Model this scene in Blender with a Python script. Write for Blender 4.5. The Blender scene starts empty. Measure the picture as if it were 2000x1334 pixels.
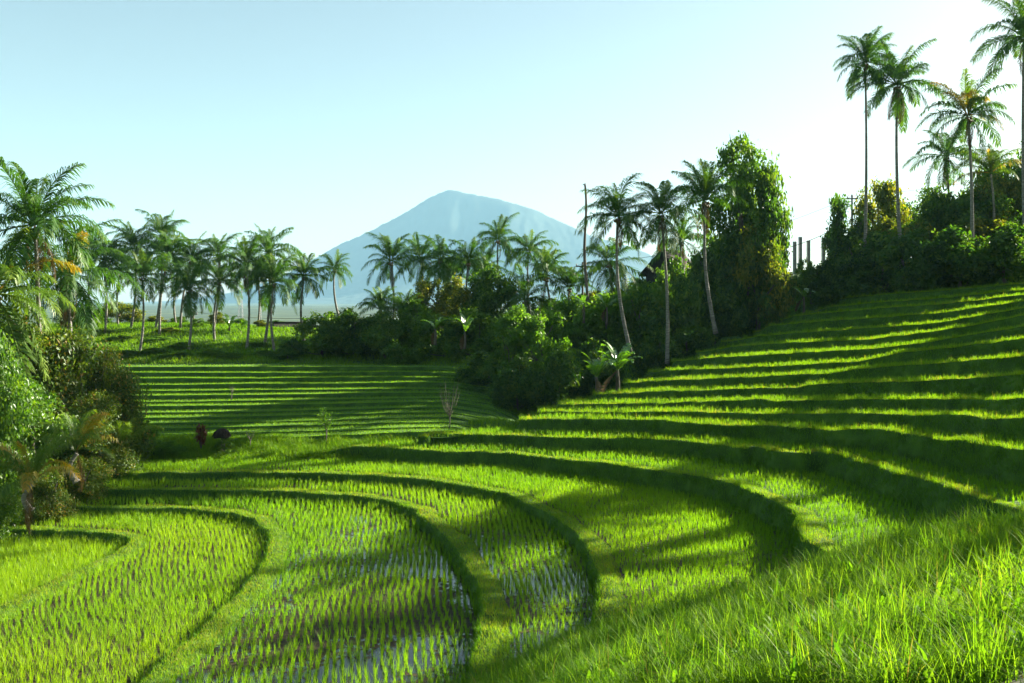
import bpy, math, random
import numpy as np
from mathutils import Vector, Matrix, Euler

S = bpy.context.scene
COL = S.collection
R = math.radians
# ------------------------------------------------------------------ camera, sky, sun, exposure
F = 1778.0            # focal length in photo pixels (2000 wide)
HY = 605.0            # horizon row in photo pixels
EYE = 12.0            # eye height above the datum
cam_d = bpy.data.cameras.new('camera'); cam = bpy.data.objects.new('camera', cam_d); COL.objects.link(cam)
cam_d.sensor_width = 36; cam_d.lens = 36 * F / 2000; cam_d.shift_y = -(667 - HY) / 2000
cam_d.clip_start = 0.1; cam_d.clip_end = 20000
cam.location = (0, 0, EYE); cam.rotation_euler = (R(90), 0, 0)
S.camera = cam
SUN_AZ, SUN_EL = 58.0, 21.5        # azimuth clockwise from the view axis (+Y) towards +X
w = bpy.data.worlds.new('World'); S.world = w; w.use_nodes = True
nt = w.node_tree; nt.nodes.clear()
wo = nt.nodes.new('ShaderNodeOutputWorld'); bg = nt.nodes.new('ShaderNodeBackground')
sky = nt.nodes.new('ShaderNodeTexSky'); sky.sky_type = 'NISHITA'; sky.sun_disc = False
sky.sun_elevation = R(SUN_EL); sky.sun_rotation = R(SUN_AZ); sky.altitude = 0
sky.air_density = 1.0; sky.dust_density = 0.8; sky.ozone_density = 1.0
tint = nt.nodes.new('ShaderNodeMix'); tint.data_type = 'RGBA'; tint.blend_type = 'MULTIPLY'
tint.inputs[0].default_value = 1.0; tint.inputs[7].default_value = (0.79, 0.72, 0.57, 1)
nt.links.new(sky.outputs[0], tint.inputs[6]); nt.links.new(tint.outputs[2], bg.inputs[0])
bg.inputs[1].default_value = 0.05
nt.links.new(bg.outputs[0], wo.inputs[0])
sl = bpy.data.lights.new('sun', 'SUN'); sun = bpy.data.objects.new('sun', sl); COL.objects.link(sun)
sl.energy = 5.0; sl.angle = R(0.5); sl.color = (1.0, 0.93, 0.78)
sd = Vector((math.sin(R(SUN_AZ)) * math.cos(R(SUN_EL)), math.cos(R(SUN_AZ)) * math.cos(R(SUN_EL)), math.sin(R(SUN_EL))))
sun.rotation_euler = sd.to_track_quat('Z', 'Y').to_euler()
S.view_settings.view_transform = 'Standard'; S.view_settings.look = 'None'
S.view_settings.gamma = 1.0; S.view_settings.use_curve_mapping = False
S.view_settings.exposure = 2.5
S.cycles.use_denoising = True
S.cycles.max_bounces = 8; S.cycles.diffuse_bounces = 3; S.cycles.glossy_bounces = 3
S.cycles.transmission_bounces = 4; S.cycles.volume_bounces = 1; S.cycles.transparent_max_bounces = 4

rng = np.random.default_rng(7)
random.seed(11)

# ------------------------------------------------------------------ helpers
def P(px, py, D):
    px = np.asarray(px, float); py = np.asarray(py, float); D = np.asarray(D, float)
    return np.stack([(px - 1000) / F * D, D + 0 * px, EYE - (py - HY) / F * D], -1)

def mesh(name, V, faces, mat=None, smooth=True, attrs=None):
    """faces: list of arrays (m,3)/(m,4)"""
    me = bpy.data.meshes.new(name)
    V = np.asarray(V, np.float32)
    me.vertices.add(len(V)); me.vertices.foreach_set('co', V.ravel())
    if not isinstance(faces, (list, tuple)): faces = [faces]
    faces = [np.asarray(f, np.int32) for f in faces if len(f)]
    li = np.concatenate([f.ravel() for f in faces])
    cnt = np.concatenate([np.full(len(f), f.shape[1], np.int32) for f in faces])
    st = np.concatenate([[0], np.cumsum(cnt)[:-1]]).astype(np.int32)
    me.loops.add(len(li)); me.loops.foreach_set('vertex_index', li)
    me.polygons.add(len(cnt)); me.polygons.foreach_set('loop_start', st)
    try: me.polygons.foreach_set('loop_total', cnt)
    except Exception: pass
    me.polygons.foreach_set('use_smooth', np.full(len(cnt), smooth, bool))
    for k, a in (attrs or {}).items():
        at = me.attributes.new(k, 'FLOAT', 'POINT'); at.data.foreach_set('value', np.asarray(a, np.float32))
    me.update(calc_edges=True)
    if mat: me.materials.append(mat)
    return me

def link(name, me, parent=None, loc=None):
    o = bpy.data.objects.new(name, me); COL.objects.link(o)
    if parent: o.parent = parent
    if loc is not None: o.location = loc
    return o

def tag(o, label, cat, group=None, kind=None):
    o['label'] = label
    o['category'] = cat
    if group: o['group'] = group
    if kind: o['kind'] = kind
    return o

def setmat(o, m):
    o.material_slots[0].link = 'OBJECT'; o.material_slots[0].material = m

def grid_faces(nr, nc, off=0):
    i = np.arange(nr - 1)[:, None] * nc + np.arange(nc - 1)[None, :]
    i = i.ravel() + off
    return np.stack([i, i + 1, i + nc + 1, i + nc], 1)

class MB:
    def __init__(s): s.v = []; s.f3 = []; s.f4 = []; s.n = 0; s.r = []
    def add(s, V, f3=None, f4=None, r=0.5):
        V = np.asarray(V, float)
        s.v.append(V)
        if f3 is not None and len(f3): s.f3.append(np.asarray(f3) + s.n)
        if f4 is not None and len(f4): s.f4.append(np.asarray(f4) + s.n)
        s.r.append(np.full(len(V), r) if np.isscalar(r) else np.asarray(r)); s.n += len(V)
    def tube(s, pts, rad, seg=7, r=0.5, cap=True):
        pts = np.asarray(pts, float); n = len(pts); rad = np.broadcast_to(np.asarray(rad, float), (n,))
        T = np.gradient(pts, axis=0); T /= np.linalg.norm(T, axis=1)[:, None] + 1e-9
        ref = np.where(np.abs(T[:, 2:3]) > 0.9, [[1.0, 0, 0]], [[0, 0, 1.0]])
        A = np.cross(T, ref); A /= np.linalg.norm(A, axis=1)[:, None] + 1e-9
        B = np.cross(T, A)
        th = np.linspace(0, 2 * math.pi, seg, endpoint=False)
        V = pts[:, None] + rad[:, None, None] * (np.cos(th)[None, :, None] * A[:, None] + np.sin(th)[None, :, None] * B[:, None])
        f = []
        for i in range(n - 1):
            for j in range(seg):
                a = i * seg + j; b = i * seg + (j + 1) % seg
                f.append((a, b, b + seg, a + seg))
        V = V.reshape(-1, 3); f3 = []
        if cap:
            V = np.vstack([V, pts[:1], pts[-1:]])
            for j in range(seg):
                f3.append((n * seg, (j + 1) % seg, j)); f3.append((n * seg + 1, (n - 1) * seg + j, (n - 1) * seg + (j + 1) % seg))
        s.add(V, f3, f, r)
    def box(s, c, d, r=0.5, rotz=0):
        x, y, z = np.array(d) / 2
        V = np.array([(-x, -y, -z), (x, -y, -z), (x, y, -z), (-x, y, -z), (-x, -y, z), (x, -y, z), (x, y, z), (-x, y, z)])
        cz, sz = math.cos(rotz), math.sin(rotz)
        V = V @ np.array([[cz, sz, 0], [-sz, cz, 0], [0, 0, 1]]) + np.array(c)
        s.add(V, None, [(0, 3, 2, 1), (4, 5, 6, 7), (0, 1, 5, 4), (1, 2, 6, 5), (2, 3, 7, 6), (3, 0, 4, 7)], r)
    def me(s, name, mat, smooth=True):
        fs = []
        if s.f3: fs.append(np.concatenate(s.f3))
        if s.f4: fs.append(np.concatenate(s.f4))
        return mesh(name, np.concatenate(s.v), fs, mat, smooth, {'rnd': np.concatenate(s.r)})

def vnoise(x, y, seed=0, oct=4, freq=1.0):
    """cheap smooth value noise, -1..1"""
    x = np.asarray(x, float); y = np.asarray(y, float)
    tab = np.random.default_rng(seed).random((64, 64)) * 2 - 1
    out = 0; amp = 1; tot = 0
    for o in range(oct):
        X = x * freq; Y = y * freq
        xi = np.floor(X).astype(int); yi = np.floor(Y).astype(int); fx = X - xi; fy = Y - yi
        fx = fx * fx * (3 - 2 * fx); fy = fy * fy * (3 - 2 * fy)
        g = lambda a, b: tab[(a + o * 17) % 64, (b + o * 29) % 64]
        out = out + amp * ((g(xi, yi) * (1 - fx) + g(xi + 1, yi) * fx) * (1 - fy) + (g(xi, yi + 1) * (1 - fx) + g(xi + 1, yi + 1) * fx) * fy)
        tot += amp; amp *= 0.5; freq *= 2.03
    return out / tot

# ------------------------------------------------------------------ materials
def nmat(name):
    m = bpy.data.materials.new(name); m.use_nodes = True; t = m.node_tree; t.nodes.clear()
    out = t.nodes.new('ShaderNodeOutputMaterial')
    return m, t, out

def ramp(t, stops):
    r = t.nodes.new('ShaderNodeValToRGB'); cr = r.color_ramp
    while len(cr.elements) < len(stops): cr.elements.new(0.5)
    for e, (p, c) in zip(cr.elements, stops): e.position = p; e.color = (*c, 1)
    return r

def leaf_mat(name, stops, trans=0.5, tcol=(1.5, 1.5, 0.6), gloss=0.06, rough=0.4, objvar=0.0, noise=None):
    """thin foliage: diffuse + translucent + a little sheen, colour picked by the per-leaf attribute rnd"""
    m, t, out = nmat(name)
    at = t.nodes.new('ShaderNodeAttribute'); at.attribute_name = 'rnd'
    fac = at.outputs['Fac']
    if noise:
        tc = t.nodes.new('ShaderNodeNewGeometry'); nz = t.nodes.new('ShaderNodeTexNoise'); nz.inputs['Scale'].default_value = noise
        nz.inputs['Detail'].default_value = 3
        t.links.new(tc.outputs['Position'], nz.inputs['Vector'])
        ma = t.nodes.new('ShaderNodeMath'); ma.operation = 'MULTIPLY_ADD'; ma.inputs[1].default_value = 1.2; ma.inputs[2].default_value = -0.6
        t.links.new(nz.outputs['Fac'], ma.inputs[0])
        ad = t.nodes.new('ShaderNodeMath'); ad.operation = 'ADD'; t.links.new(fac, ad.inputs[0]); t.links.new(ma.outputs[0], ad.inputs[1]); fac = ad.outputs[0]
    r = ramp(t, stops); t.links.new(fac, r.inputs[0])
    col = r.outputs[0]
    d = t.nodes.new('ShaderNodeBsdfDiffuse'); t.links.new(col, d.inputs[0])
    mt = t.nodes.new('ShaderNodeMix'); mt.data_type = 'RGBA'; mt.blend_type = 'MULTIPLY'; mt.inputs[0].default_value = 1; mt.inputs[7].default_value = (*tcol, 1)
    t.links.new(col, mt.inputs[6])
    tr = t.nodes.new('ShaderNodeBsdfTranslucent'); t.links.new(mt.outputs[2], tr.inputs[0])
    mx = t.nodes.new('ShaderNodeMixShader'); mx.inputs[0].default_value = trans
    t.links.new(d.outputs[0], mx.inputs[1]); t.links.new(tr.outputs[0], mx.inputs[2])
    g = t.nodes.new('ShaderNodeBsdfGlossy'); g.inputs['Roughness'].default_value = rough
    m2 = t.nodes.new('ShaderNodeMixShader'); m2.inputs[0].default_value = gloss
    t.links.new(mx.outputs[0], m2.inputs[1]); t.links.new(g.outputs[0], m2.inputs[2])
    t.links.new(m2.outputs[0], out.inputs[0])
    return m

def solid_mat(name, stops, scale=3.0, rough=0.8, stretch=(1, 1, 1), bump=0.3, detail=6, coord='Object', spec=0.3):
    m, t, out = nmat(name)
    tc = t.nodes.new('ShaderNodeTexCoord'); mp = t.nodes.new('ShaderNodeMapping'); mp.inputs['Scale'].default_value = stretch
    nz = t.nodes.new('ShaderNodeTexNoise'); nz.inputs['Scale'].default_value = scale; nz.inputs['Detail'].default_value = detail
    t.links.new(tc.outputs[coord], mp.inputs[0]); t.links.new(mp.outputs[0], nz.inputs['Vector'])
    r = ramp(t, stops); t.links.new(nz.outputs['Fac'], r.inputs[0])
    b = t.nodes.new('ShaderNodeBsdfPrincipled'); b.inputs['Roughness'].default_value = rough
    b.inputs['Specular IOR Level'].default_value = spec
    t.links.new(r.outputs[0], b.inputs['Base Color'])
    if bump:
        bp = t.nodes.new('ShaderNodeBump'); bp.inputs['Strength'].default_value = bump; bp.inputs['Distance'].default_value = 0.05
        t.links.new(nz.outputs['Fac'], bp.inputs['Height']); t.links.new(bp.outputs[0], b.inputs['Normal'])
    t.links.new(b.outputs[0], out.inputs[0])
    return m

M = {}
M['rice'] = leaf_mat('rice_leaf', [(0.0, (0.09, 0.21, 0.006)), (0.5, (0.135, 0.295, 0.008)), (1.0, (0.235, 0.36, 0.012))], 0.55, (1.45, 1.4, 0.4), 0.012, 0.5)
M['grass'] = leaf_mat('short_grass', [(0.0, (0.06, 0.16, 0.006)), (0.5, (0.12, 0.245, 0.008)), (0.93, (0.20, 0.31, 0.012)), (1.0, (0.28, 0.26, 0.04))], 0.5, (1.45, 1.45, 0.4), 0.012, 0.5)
M['tall'] = leaf_mat('tall_grass', [(0.0, (0.05, 0.15, 0.008)), (0.45, (0.12, 0.24, 0.010)), (0.85, (0.19, 0.31, 0.014)), (0.95, (0.22, 0.27, 0.025)), (1.0, (0.20, 0.165, 0.055))], 0.55, (1.45, 1.45, 0.5), 0.010, 0.5)
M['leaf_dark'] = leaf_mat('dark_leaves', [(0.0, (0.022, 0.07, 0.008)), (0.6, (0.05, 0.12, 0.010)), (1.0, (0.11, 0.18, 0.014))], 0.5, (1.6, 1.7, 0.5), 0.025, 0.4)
M['leaf_mid'] = leaf_mat('green_leaves', [(0.0, (0.035, 0.10, 0.010)), (0.6, (0.075, 0.165, 0.012)), (1.0, (0.14, 0.22, 0.016))], 0.5, (1.6, 1.6, 0.5), 0.025, 0.4)
M['leaf_bright'] = leaf_mat('bright_leaves', [(0.0, (0.06, 0.15, 0.012)), (0.6, (0.10, 0.22, 0.016)), (1.0, (0.16, 0.28, 0.03))], 0.5, (1.5, 1.5, 0.5), 0.02, 0.4)
M['leaf_olive'] = leaf_mat('olive_leaves', [(0.0, (0.04, 0.09, 0.008)), (0.55, (0.105, 0.16, 0.012)), (1.0, (0.22, 0.23, 0.02))], 0.52, (1.7, 1.5, 0.4), 0.025, 0.4)
M['leaf_near'] = leaf_mat('glossy_leaves', [(0.0, (0.03, 0.07, 0.008)), (0.6, (0.08, 0.14, 0.014)), (0.93, (0.15, 0.19, 0.025)), (1.0, (0.25, 0.17, 0.03))], 0.45, (1.6, 1.5, 0.45), 0.02, 0.45)
M['leaf_red'] = leaf_mat('red_leaves', [(0.0, (0.06, 0.02, 0.012)), (0.5, (0.14, 0.035, 0.018)), (1.0, (0.09, 0.10, 0.02))], 0.4, (1.6, 1.3, 0.8), 0.03)
M['frond'] = leaf_mat('palm_frond', [(0.0, (0.02, 0.065, 0.010)), (0.6, (0.04, 0.11, 0.012)), (1.0, (0.08, 0.15, 0.016))], 0.38, (1.8, 1.8, 0.5), 0.022, 0.5)
M['frond_light'] = leaf_mat('light_palm_frond', [(0.0, (0.05, 0.11, 0.012)), (0.6, (0.09, 0.17, 0.016)), (1.0, (0.16, 0.22, 0.03))], 0.45, (1.4, 1.4, 0.5), 0.02, 0.4)
M['frond_yellow'] = leaf_mat('yellow_palm_frond', [(0.0, (0.10, 0.15, 0.012)), (0.55, (0.22, 0.20, 0.02)), (1.0, (0.40, 0.24, 0.03))], 0.5, (1.5, 1.4, 0.5), 0.03, 0.4)
M['frond_dry'] = leaf_mat('dry_palm_frond', [(0.0, (0.05, 0.033, 0.013)), (1.0, (0.13, 0.09, 0.038))], 0.3, (1.2, 1.1, 0.7), 0.03)
M['banana'] = leaf_mat('banana_leaf', [(0.0, (0.05, 0.13, 0.010)), (0.6, (0.10, 0.22, 0.016)), (1.0, (0.17, 0.28, 0.025))], 0.5, (1.6, 1.7, 0.5), 0.14, 0.25)
M['coco'] = solid_mat('coconut_husk', [(0.3, (0.09, 0.08, 0.02)), (0.7, (0.20, 0.13, 0.04))], 4, 0.6)
M['trunk_palm'] = solid_mat('palm_bark', [(0.3, (0.09, 0.085, 0.07)), (0.55, (0.19, 0.18, 0.155)), (0.75, (0.30, 0.29, 0.25))], 2.0, 0.85, (1, 1, 6), 0.5)
M['bark'] = solid_mat('tree_bark', [(0.3, (0.05, 0.04, 0.03)), (0.7, (0.16, 0.14, 0.11))], 3.0, 0.9, (1, 1, 0.4), 0.5)
M['twig'] = solid_mat('pale_twig', [(0.3, (0.16, 0.13, 0.09)), (0.7, (0.30, 0.26, 0.19))], 5.0, 0.9)
M['concrete'] = solid_mat('rough_concrete', [(0.3, (0.22, 0.23, 0.22)), (0.7, (0.36, 0.36, 0.34))], 2.0, 0.9)
M['thatch'] = solid_mat('dark_thatch', [(0.3, (0.012, 0.009, 0.007)), (0.7, (0.05, 0.035, 0.025))], 9.0, 0.95, (1, 1, 0.3), 0.8)
M['tile'] = solid_mat('roof_tile', [(0.3, (0.02, 0.018, 0.016)), (0.7, (0.05, 0.042, 0.036))], 3.0, 0.85)
M['brick'] = solid_mat('brick_wall', [(0.3, (0.22, 0.10, 0.06)), (0.7, (0.34, 0.18, 0.11))], 4.0, 0.9)
M['dark'] = solid_mat('dark_opening', [(0.3, (0.015, 0.015, 0.015)), (0.7, (0.03, 0.03, 0.03))], 4.0, 0.7)
M['steel'] = solid_mat('grey_steel', [(0.3, (0.25, 0.26, 0.27)), (0.7, (0.38, 0.39, 0.40))], 4.0, 0.5)
M['wire'] = solid_mat('black_wire', [(0.3, (0.02, 0.02, 0.02)), (0.7, (0.04, 0.04, 0.04))], 4.0, 0.6)
M['soil_grass'] = solid_mat('grassy_soil', [(0.3, (0.022, 0.06, 0.006)), (0.55, (0.045, 0.11, 0.008)), (0.75, (0.075, 0.15, 0.012))], 1.3, 0.95, (1, 1, 1), 0.6, 9)
M['bank_soil'] = solid_mat('bank_soil', [(0.3, (0.012, 0.022, 0.005)), (0.55, (0.03, 0.045, 0.010)), (0.75, (0.06, 0.05, 0.025))], 2.2, 0.9, (1, 1, 1), 0.8, 9)
M['far_ground'] = solid_mat('far_fields', [(0.35, (0.012, 0.035, 0.015)), (0.5, (0.03, 0.06, 0.022)), (0.68, (0.06, 0.09, 0.03))], 0.012, 0.95, (1, 1, 1), 0)
M['forest'] = solid_mat('mountain_forest', [(0.32, (0.008, 0.024, 0.014)), (0.5, (0.014, 0.034, 0.02)), (0.68, (0.026, 0.048, 0.026))], 0.006, 0.95, (1, 1, 0.6), 0, 10)

def paddy_mat(name, wet):
    m, t, out = nmat(name)
    g = t.nodes.new('ShaderNodeNewGeometry')
    n1 = t.nodes.new('ShaderNodeTexNoise'); n1.inputs['Scale'].default_value = 0.22; n1.inputs['Detail'].default_value = 4; n1.inputs['Distortion'].default_value = 0.5
    n2 = t.nodes.new('ShaderNodeTexNoise'); n2.inputs['Scale'].default_value = 3.5; n2.inputs['Detail'].default_value = 7
    for n in (n1, n2): t.links.new(g.outputs['Position'], n.inputs['Vector'])
    mix = t.nodes.new('ShaderNodeMath'); mix.operation = 'MULTIPLY_ADD'; mix.inputs[1].default_value = 0.5
    t.links.new(n2.outputs['Fac'], mix.inputs[0]); t.links.new(n1.outputs['Fac'], mix.inputs[2])
    mask = t.nodes.new('ShaderNodeMapRange'); mask.inputs[1].default_value = wet; mask.inputs[2].default_value = wet + 0.06
    t.links.new(mix.outputs[0], mask.inputs[0])
    cr = ramp(t, [(0.3, (0.016, 0.010, 0.005)), (0.6, (0.042, 0.026, 0.012)), (0.8, (0.085, 0.053, 0.026))])
    t.links.new(n2.outputs['Fac'], cr.inputs[0])
    bp = t.nodes.new('ShaderNodeBump'); bp.inputs['Strength'].default_value = 0.7; bp.inputs['Distance'].default_value = 0.05
    t.links.new(n2.outputs['Fac'], bp.inputs['Height'])
    mud = t.nodes.new('ShaderNodeBsdfPrincipled'); mud.inputs['Roughness'].default_value = 0.75; mud.inputs['Specular IOR Level'].default_value = 0.25
    t.links.new(cr.outputs[0], mud.inputs['Base Color']); t.links.new(bp.outputs[0], mud.inputs['Normal'])
    n3 = t.nodes.new('ShaderNodeTexNoise'); n3.inputs['Scale'].default_value = 2.0; n3.inputs['Detail'].default_value = 2
    t.links.new(g.outputs['Position'], n3.inputs['Vector'])
    b2 = t.nodes.new('ShaderNodeBump'); b2.inputs['Strength'].default_value = 0.06; b2.inputs['Distance'].default_value = 0.05
    t.links.new(n3.outputs['Fac'], b2.inputs['Height'])
    wat = t.nodes.new('ShaderNodeBsdfPrincipled'); wat.inputs['Roughness'].default_value = 0.04; wat.inputs['IOR'].default_value = 1.33
    wat.inputs['Base Color'].default_value = (0.012, 0.012, 0.009, 1); wat.inputs['Specular IOR Level'].default_value = 1.0
    t.links.new(b2.outputs[0], wat.inputs['Normal'])
    mx = t.nodes.new('ShaderNodeMixShader'); t.links.new(mask.outputs[0], mx.inputs[0])
    t.links.new(wat.outputs[0], mx.inputs[1]); t.links.new(mud.outputs[0], mx.inputs[2])
    t.links.new(mx.outputs[0], out.inputs[0])
    return m
M['paddy_wet'] = paddy_mat('paddy_water', 0.73)
M['paddy_damp'] = paddy_mat('paddy_damp', 0.58)
M['paddy_mud'] = paddy_mat('paddy_mud', 0.58)

# ------------------------------------------------------------------ terraces: traced contour lips as 3D lines
def zline(pts, z):          # level line at height z (eye = 0)
    a = np.array(pts, float); D = -z * F / (a[:, 1] - HY)
    return P(a[:, 0], a[:, 1], D)

def zvar(pts, zx):          # height given by a table in px
    a = np.array(pts, float); z = np.interp(a[:, 0], [q[0] for q in zx], [q[1] for q in zx])
    return P(a[:, 0], a[:, 1], -z * F / (a[:, 1] - HY))

def dline(pts, dx):         # distance given by a table in px
    a = np.array(pts, float); D = np.interp(a[:, 0], [q[0] for q in dx], [q[1] for q in dx])
    return P(a[:, 0], a[:, 1], D)

def rel(p, offs): return np.array([p + np.array(o) for o in offs])

ZA, ZB, ZC, ZD, ZE, ZF = -10.7, -10.3, -10.0, -9.62, -9.2, -8.45
lips = []
AB = zline([(-300, 1020), (-120, 1030), (10, 1037), (100, 1040), (180, 1044), (235, 1050), (258, 1056), (255, 1066), (225, 1082), (120, 1132), (0, 1190), (-150, 1265), (-420, 1420)], ZB)
BC = zline([(-200, 985), (-60, 992), (75, 996), (200, 996), (350, 996), (450, 1005), (500, 1018), (525, 1040), (531, 1062), (520, 1090), (500, 1125), (465, 1162), (440, 1190), (375, 1255), (320, 1297), (285, 1334), (200, 1420), (120, 1500)], ZC)
CD = zline([(-120, 948), (60, 956), (165, 960), (250, 960), (400, 961), (500, 962), (600, 966), (700, 972), (770, 982), (810, 998), (840, 1025), (875, 1057), (900, 1090), (925, 1130), (938, 1165), (943, 1200), (940, 1240), (932, 1290), (915, 1370), (880, 1500)], ZD)
DE = zline([(-60, 912), (100, 922), (220, 928), (300, 927), (500, 926), (650, 928), (750, 933), (850, 943), (950, 958), (1000, 972), (1040, 990), (1090, 1017), (1125, 1047), (1148, 1075), (1162, 1100), (1173, 1130), (1172, 1160), (1165, 1220), (1150, 1320), (1120, 1450)], ZE)
ef = [(696, 873), (720, 876), (820, 882), (886, 885), (1000, 888), (1020, 891), (1100, 900), (1180, 907), (1200, 910), (1300, 925), (1400, 940), (1440, 952), (1480, 967), (1520, 986), (1550, 1000), (1566, 1025), (1565, 1055)]
EFc = zvar(ef, [(1000, ZF), (1560, -8.2)])
EFl = dline([(60, 893), (200, 896), (330, 898), (420, 899), (540, 894), (620, 888), (660, 882)], [(60, 54.5), (420, 55.6), (660, 55.8)])
EF = np.vstack([EFl, EFc, rel(EFc[-1], [(0.4, -4, 0), (0.6, -9, 0), (0.6, -16, 0)])])
fg = [(826, 855), (840, 851), (900, 850), (1000, 854), (1050, 856), (1140, 860), (1190, 862), (1210, 859), (1260, 861), (1350, 866), (1400, 871), (1450, 878), (1470, 875), (1520, 884), (1570, 889), (1600, 886), (1680, 902), (1740, 920), (1790, 934), (1830, 946), (1880, 961), (1920, 985)]
FGc = zvar(fg, [(1000, -7.84), (1900, -6.98)])
FG = np.vstack([rel(FGc[0], [(6.5, 18, -1.4), (3.2, 9, -1.2), (0.6, 3, -0.7)]), FGc, rel(FGc[-1], [(1.2, -4, 0), (1.8, -9, 0), (1.8, -16, 0)])])
lips = [AB, BC, CD, DE, EF, FG]
def hill(pts, dx, flank=True):
    c = dline(pts, dx)
    pre = rel(c[0], [(4.2, 14, -0.8), (1.6, 7, -0.45), (0.15, 2, -0.1)])
    post = rel(c[-1], [(5, -3, 0.3), (10, -8, 0.6), (14, -15, 0.8)])
    lips.append(np.vstack([pre, c, post]))
hill([(1014, 823), (1060, 821), (1200, 822), (1290, 824), (1350, 830), (1400, 834), (1500, 836), (1550, 838), (1600, 840), (1620, 846), (1660, 842), (1730, 844), (1780, 852), (1820, 862), (1900, 864), (1930, 874), (2000, 882)],
     [(1014, 58.6), (1200, 56.5), (1400, 52.6), (1600, 48.6), (1800, 42.8), (2000, 36.1)])
hill([(1051, 809), (1180, 808), (1330, 806), (1410, 810), (1600, 811), (1700, 811), (1740, 813), (1800, 816), (1860, 812), (1930, 822), (2000, 819)],
     [(1051, 60.4), (1200, 58.8), (1400, 55.5), (1600, 51.3), (1800, 46), (2000, 39.6)])
hill([(1097, 793), (1200, 791), (1300, 790), (1370, 787), (1460, 786), (1470, 782), (1520, 786), (1600, 785), (1700, 783), (1800, 782), (1900, 785), (2000, 782)],
     [(1097, 62.3), (1200, 61.2), (1400, 58.1), (1600, 53.9), (1800, 49.3), (2000, 42.6)])
hill([(1159, 774), (1280, 768), (1380, 765), (1510, 761), (1560, 761), (1575, 755), (1650, 752), (1800, 747), (1900, 742), (2000, 734)],
     [(1159, 64.9), (1400, 61), (1600, 57.1), (1800, 52.9), (2000, 47.8)])
hill([(1219, 751), (1300, 746), (1420, 741), (1500, 738), (1560, 734), (1635, 732), (1655, 726), (1740, 719), (1860, 710), (2000, 698)],
     [(1219, 68), (1400, 63.8), (1600, 60), (1800, 56.7), (2000, 51.7)])
hill([(1277, 730), (1300, 726), (1440, 721), (1560, 715), (1680, 709), (1714, 702), (1764, 691), (1826, 685), (1890, 678), (2000, 664)],
     [(1277, 71), (1400, 66.8), (1600, 63), (1800, 60), (2000, 55.5)])
hill([(1318, 709), (1400, 700), (1540, 693), (1700, 684), (1740, 680), (1830, 668), (2000, 640)],
     [(1318, 75), (1400, 70.5), (1600, 66.5), (1800, 63.4), (2000, 59.3)])
hill([(1370, 690), (1420, 680), (1500, 674), (1700, 665), (1800, 653), (1900, 638), (2000, 618)],
     [(1370, 79), (1500, 73), (1700, 68.5), (1800, 66.8), (2000, 62.8)])
hill([(1422, 669), (1480, 659), (1600, 649), (1720, 642), (1820, 634), (1920, 618), (2000, 604)],
     [(1422, 83), (1480, 78.5), (1700, 72), (1820, 69.8), (2000, 66.2)])
hill([(1482, 650), (1500, 639), (1560, 633), (1720, 622), (1840, 613), (2000, 590)],
     [(1482, 87), (1500, 84), (1560, 79.5), (1700, 75.3), (1840, 72.5), (2000, 69.6)])
hill([(1530, 630), (1550, 619), (1600, 614), (1720, 604), (1840, 596), (2000, 578)],
     [(1530, 90), (1550, 87), (1600, 82.5), (1700, 78.8), (1840, 75.6), (2000, 73)])
hill([(1590, 610), (1620, 601), (1700, 594), (1820, 586), (2000, 568)],
     [(1590, 93), (1620, 89), (1700, 82.8), (1820, 79), (2000, 76.4)])
hill([(1640, 588), (1660, 583), (1760, 575), (1860, 568), (2000, 556)],
     [(1640, 96), (1660, 92), (1760, 85.5), (1860, 82.3), (2000, 79.8)])

NU = 520
def resample(pts, n=NU, smooth=5):
    d = np.concatenate([[0], np.cumsum(np.linalg.norm(np.diff(pts[:, :2], axis=0), axis=1))])
    s = np.linspace(0, d[-1], n)
    q = np.stack([np.interp(s, d, pts[:, i]) for i in range(3)], 1)
    k = np.hanning(smooth * 2 + 3)[1:-1]; k /= k.sum(); r = len(k) // 2
    pad = np.vstack([np.repeat(q[:1], r, 0), q, np.repeat(q[-1:], r, 0)])
    return np.stack([np.convolve(pad[:, i], k, 'valid') for i in range(3)], 1)

def uphill(c):
    t = np.gradient(c[:, :2], axis=0); t /= np.linalg.norm(t, axis=1)[:, None] + 1e-9
    n = np.stack([-t[:, 1], t[:, 0], 0 * t[:, 0]], 1)
    return n

def zat(curve, pts):        # height of the nearest point of a curve
    out = np.empty(len(pts))
    for i in range(0, len(pts), 2000):
        b = pts[i:i + 2000]
        d = ((b[:, None, :2] - curve[None, ::2, :2]) ** 2).sum(2)
        out[i:i + 2000] = curve[::2][d.argmin(1), 2]
    return out

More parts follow.
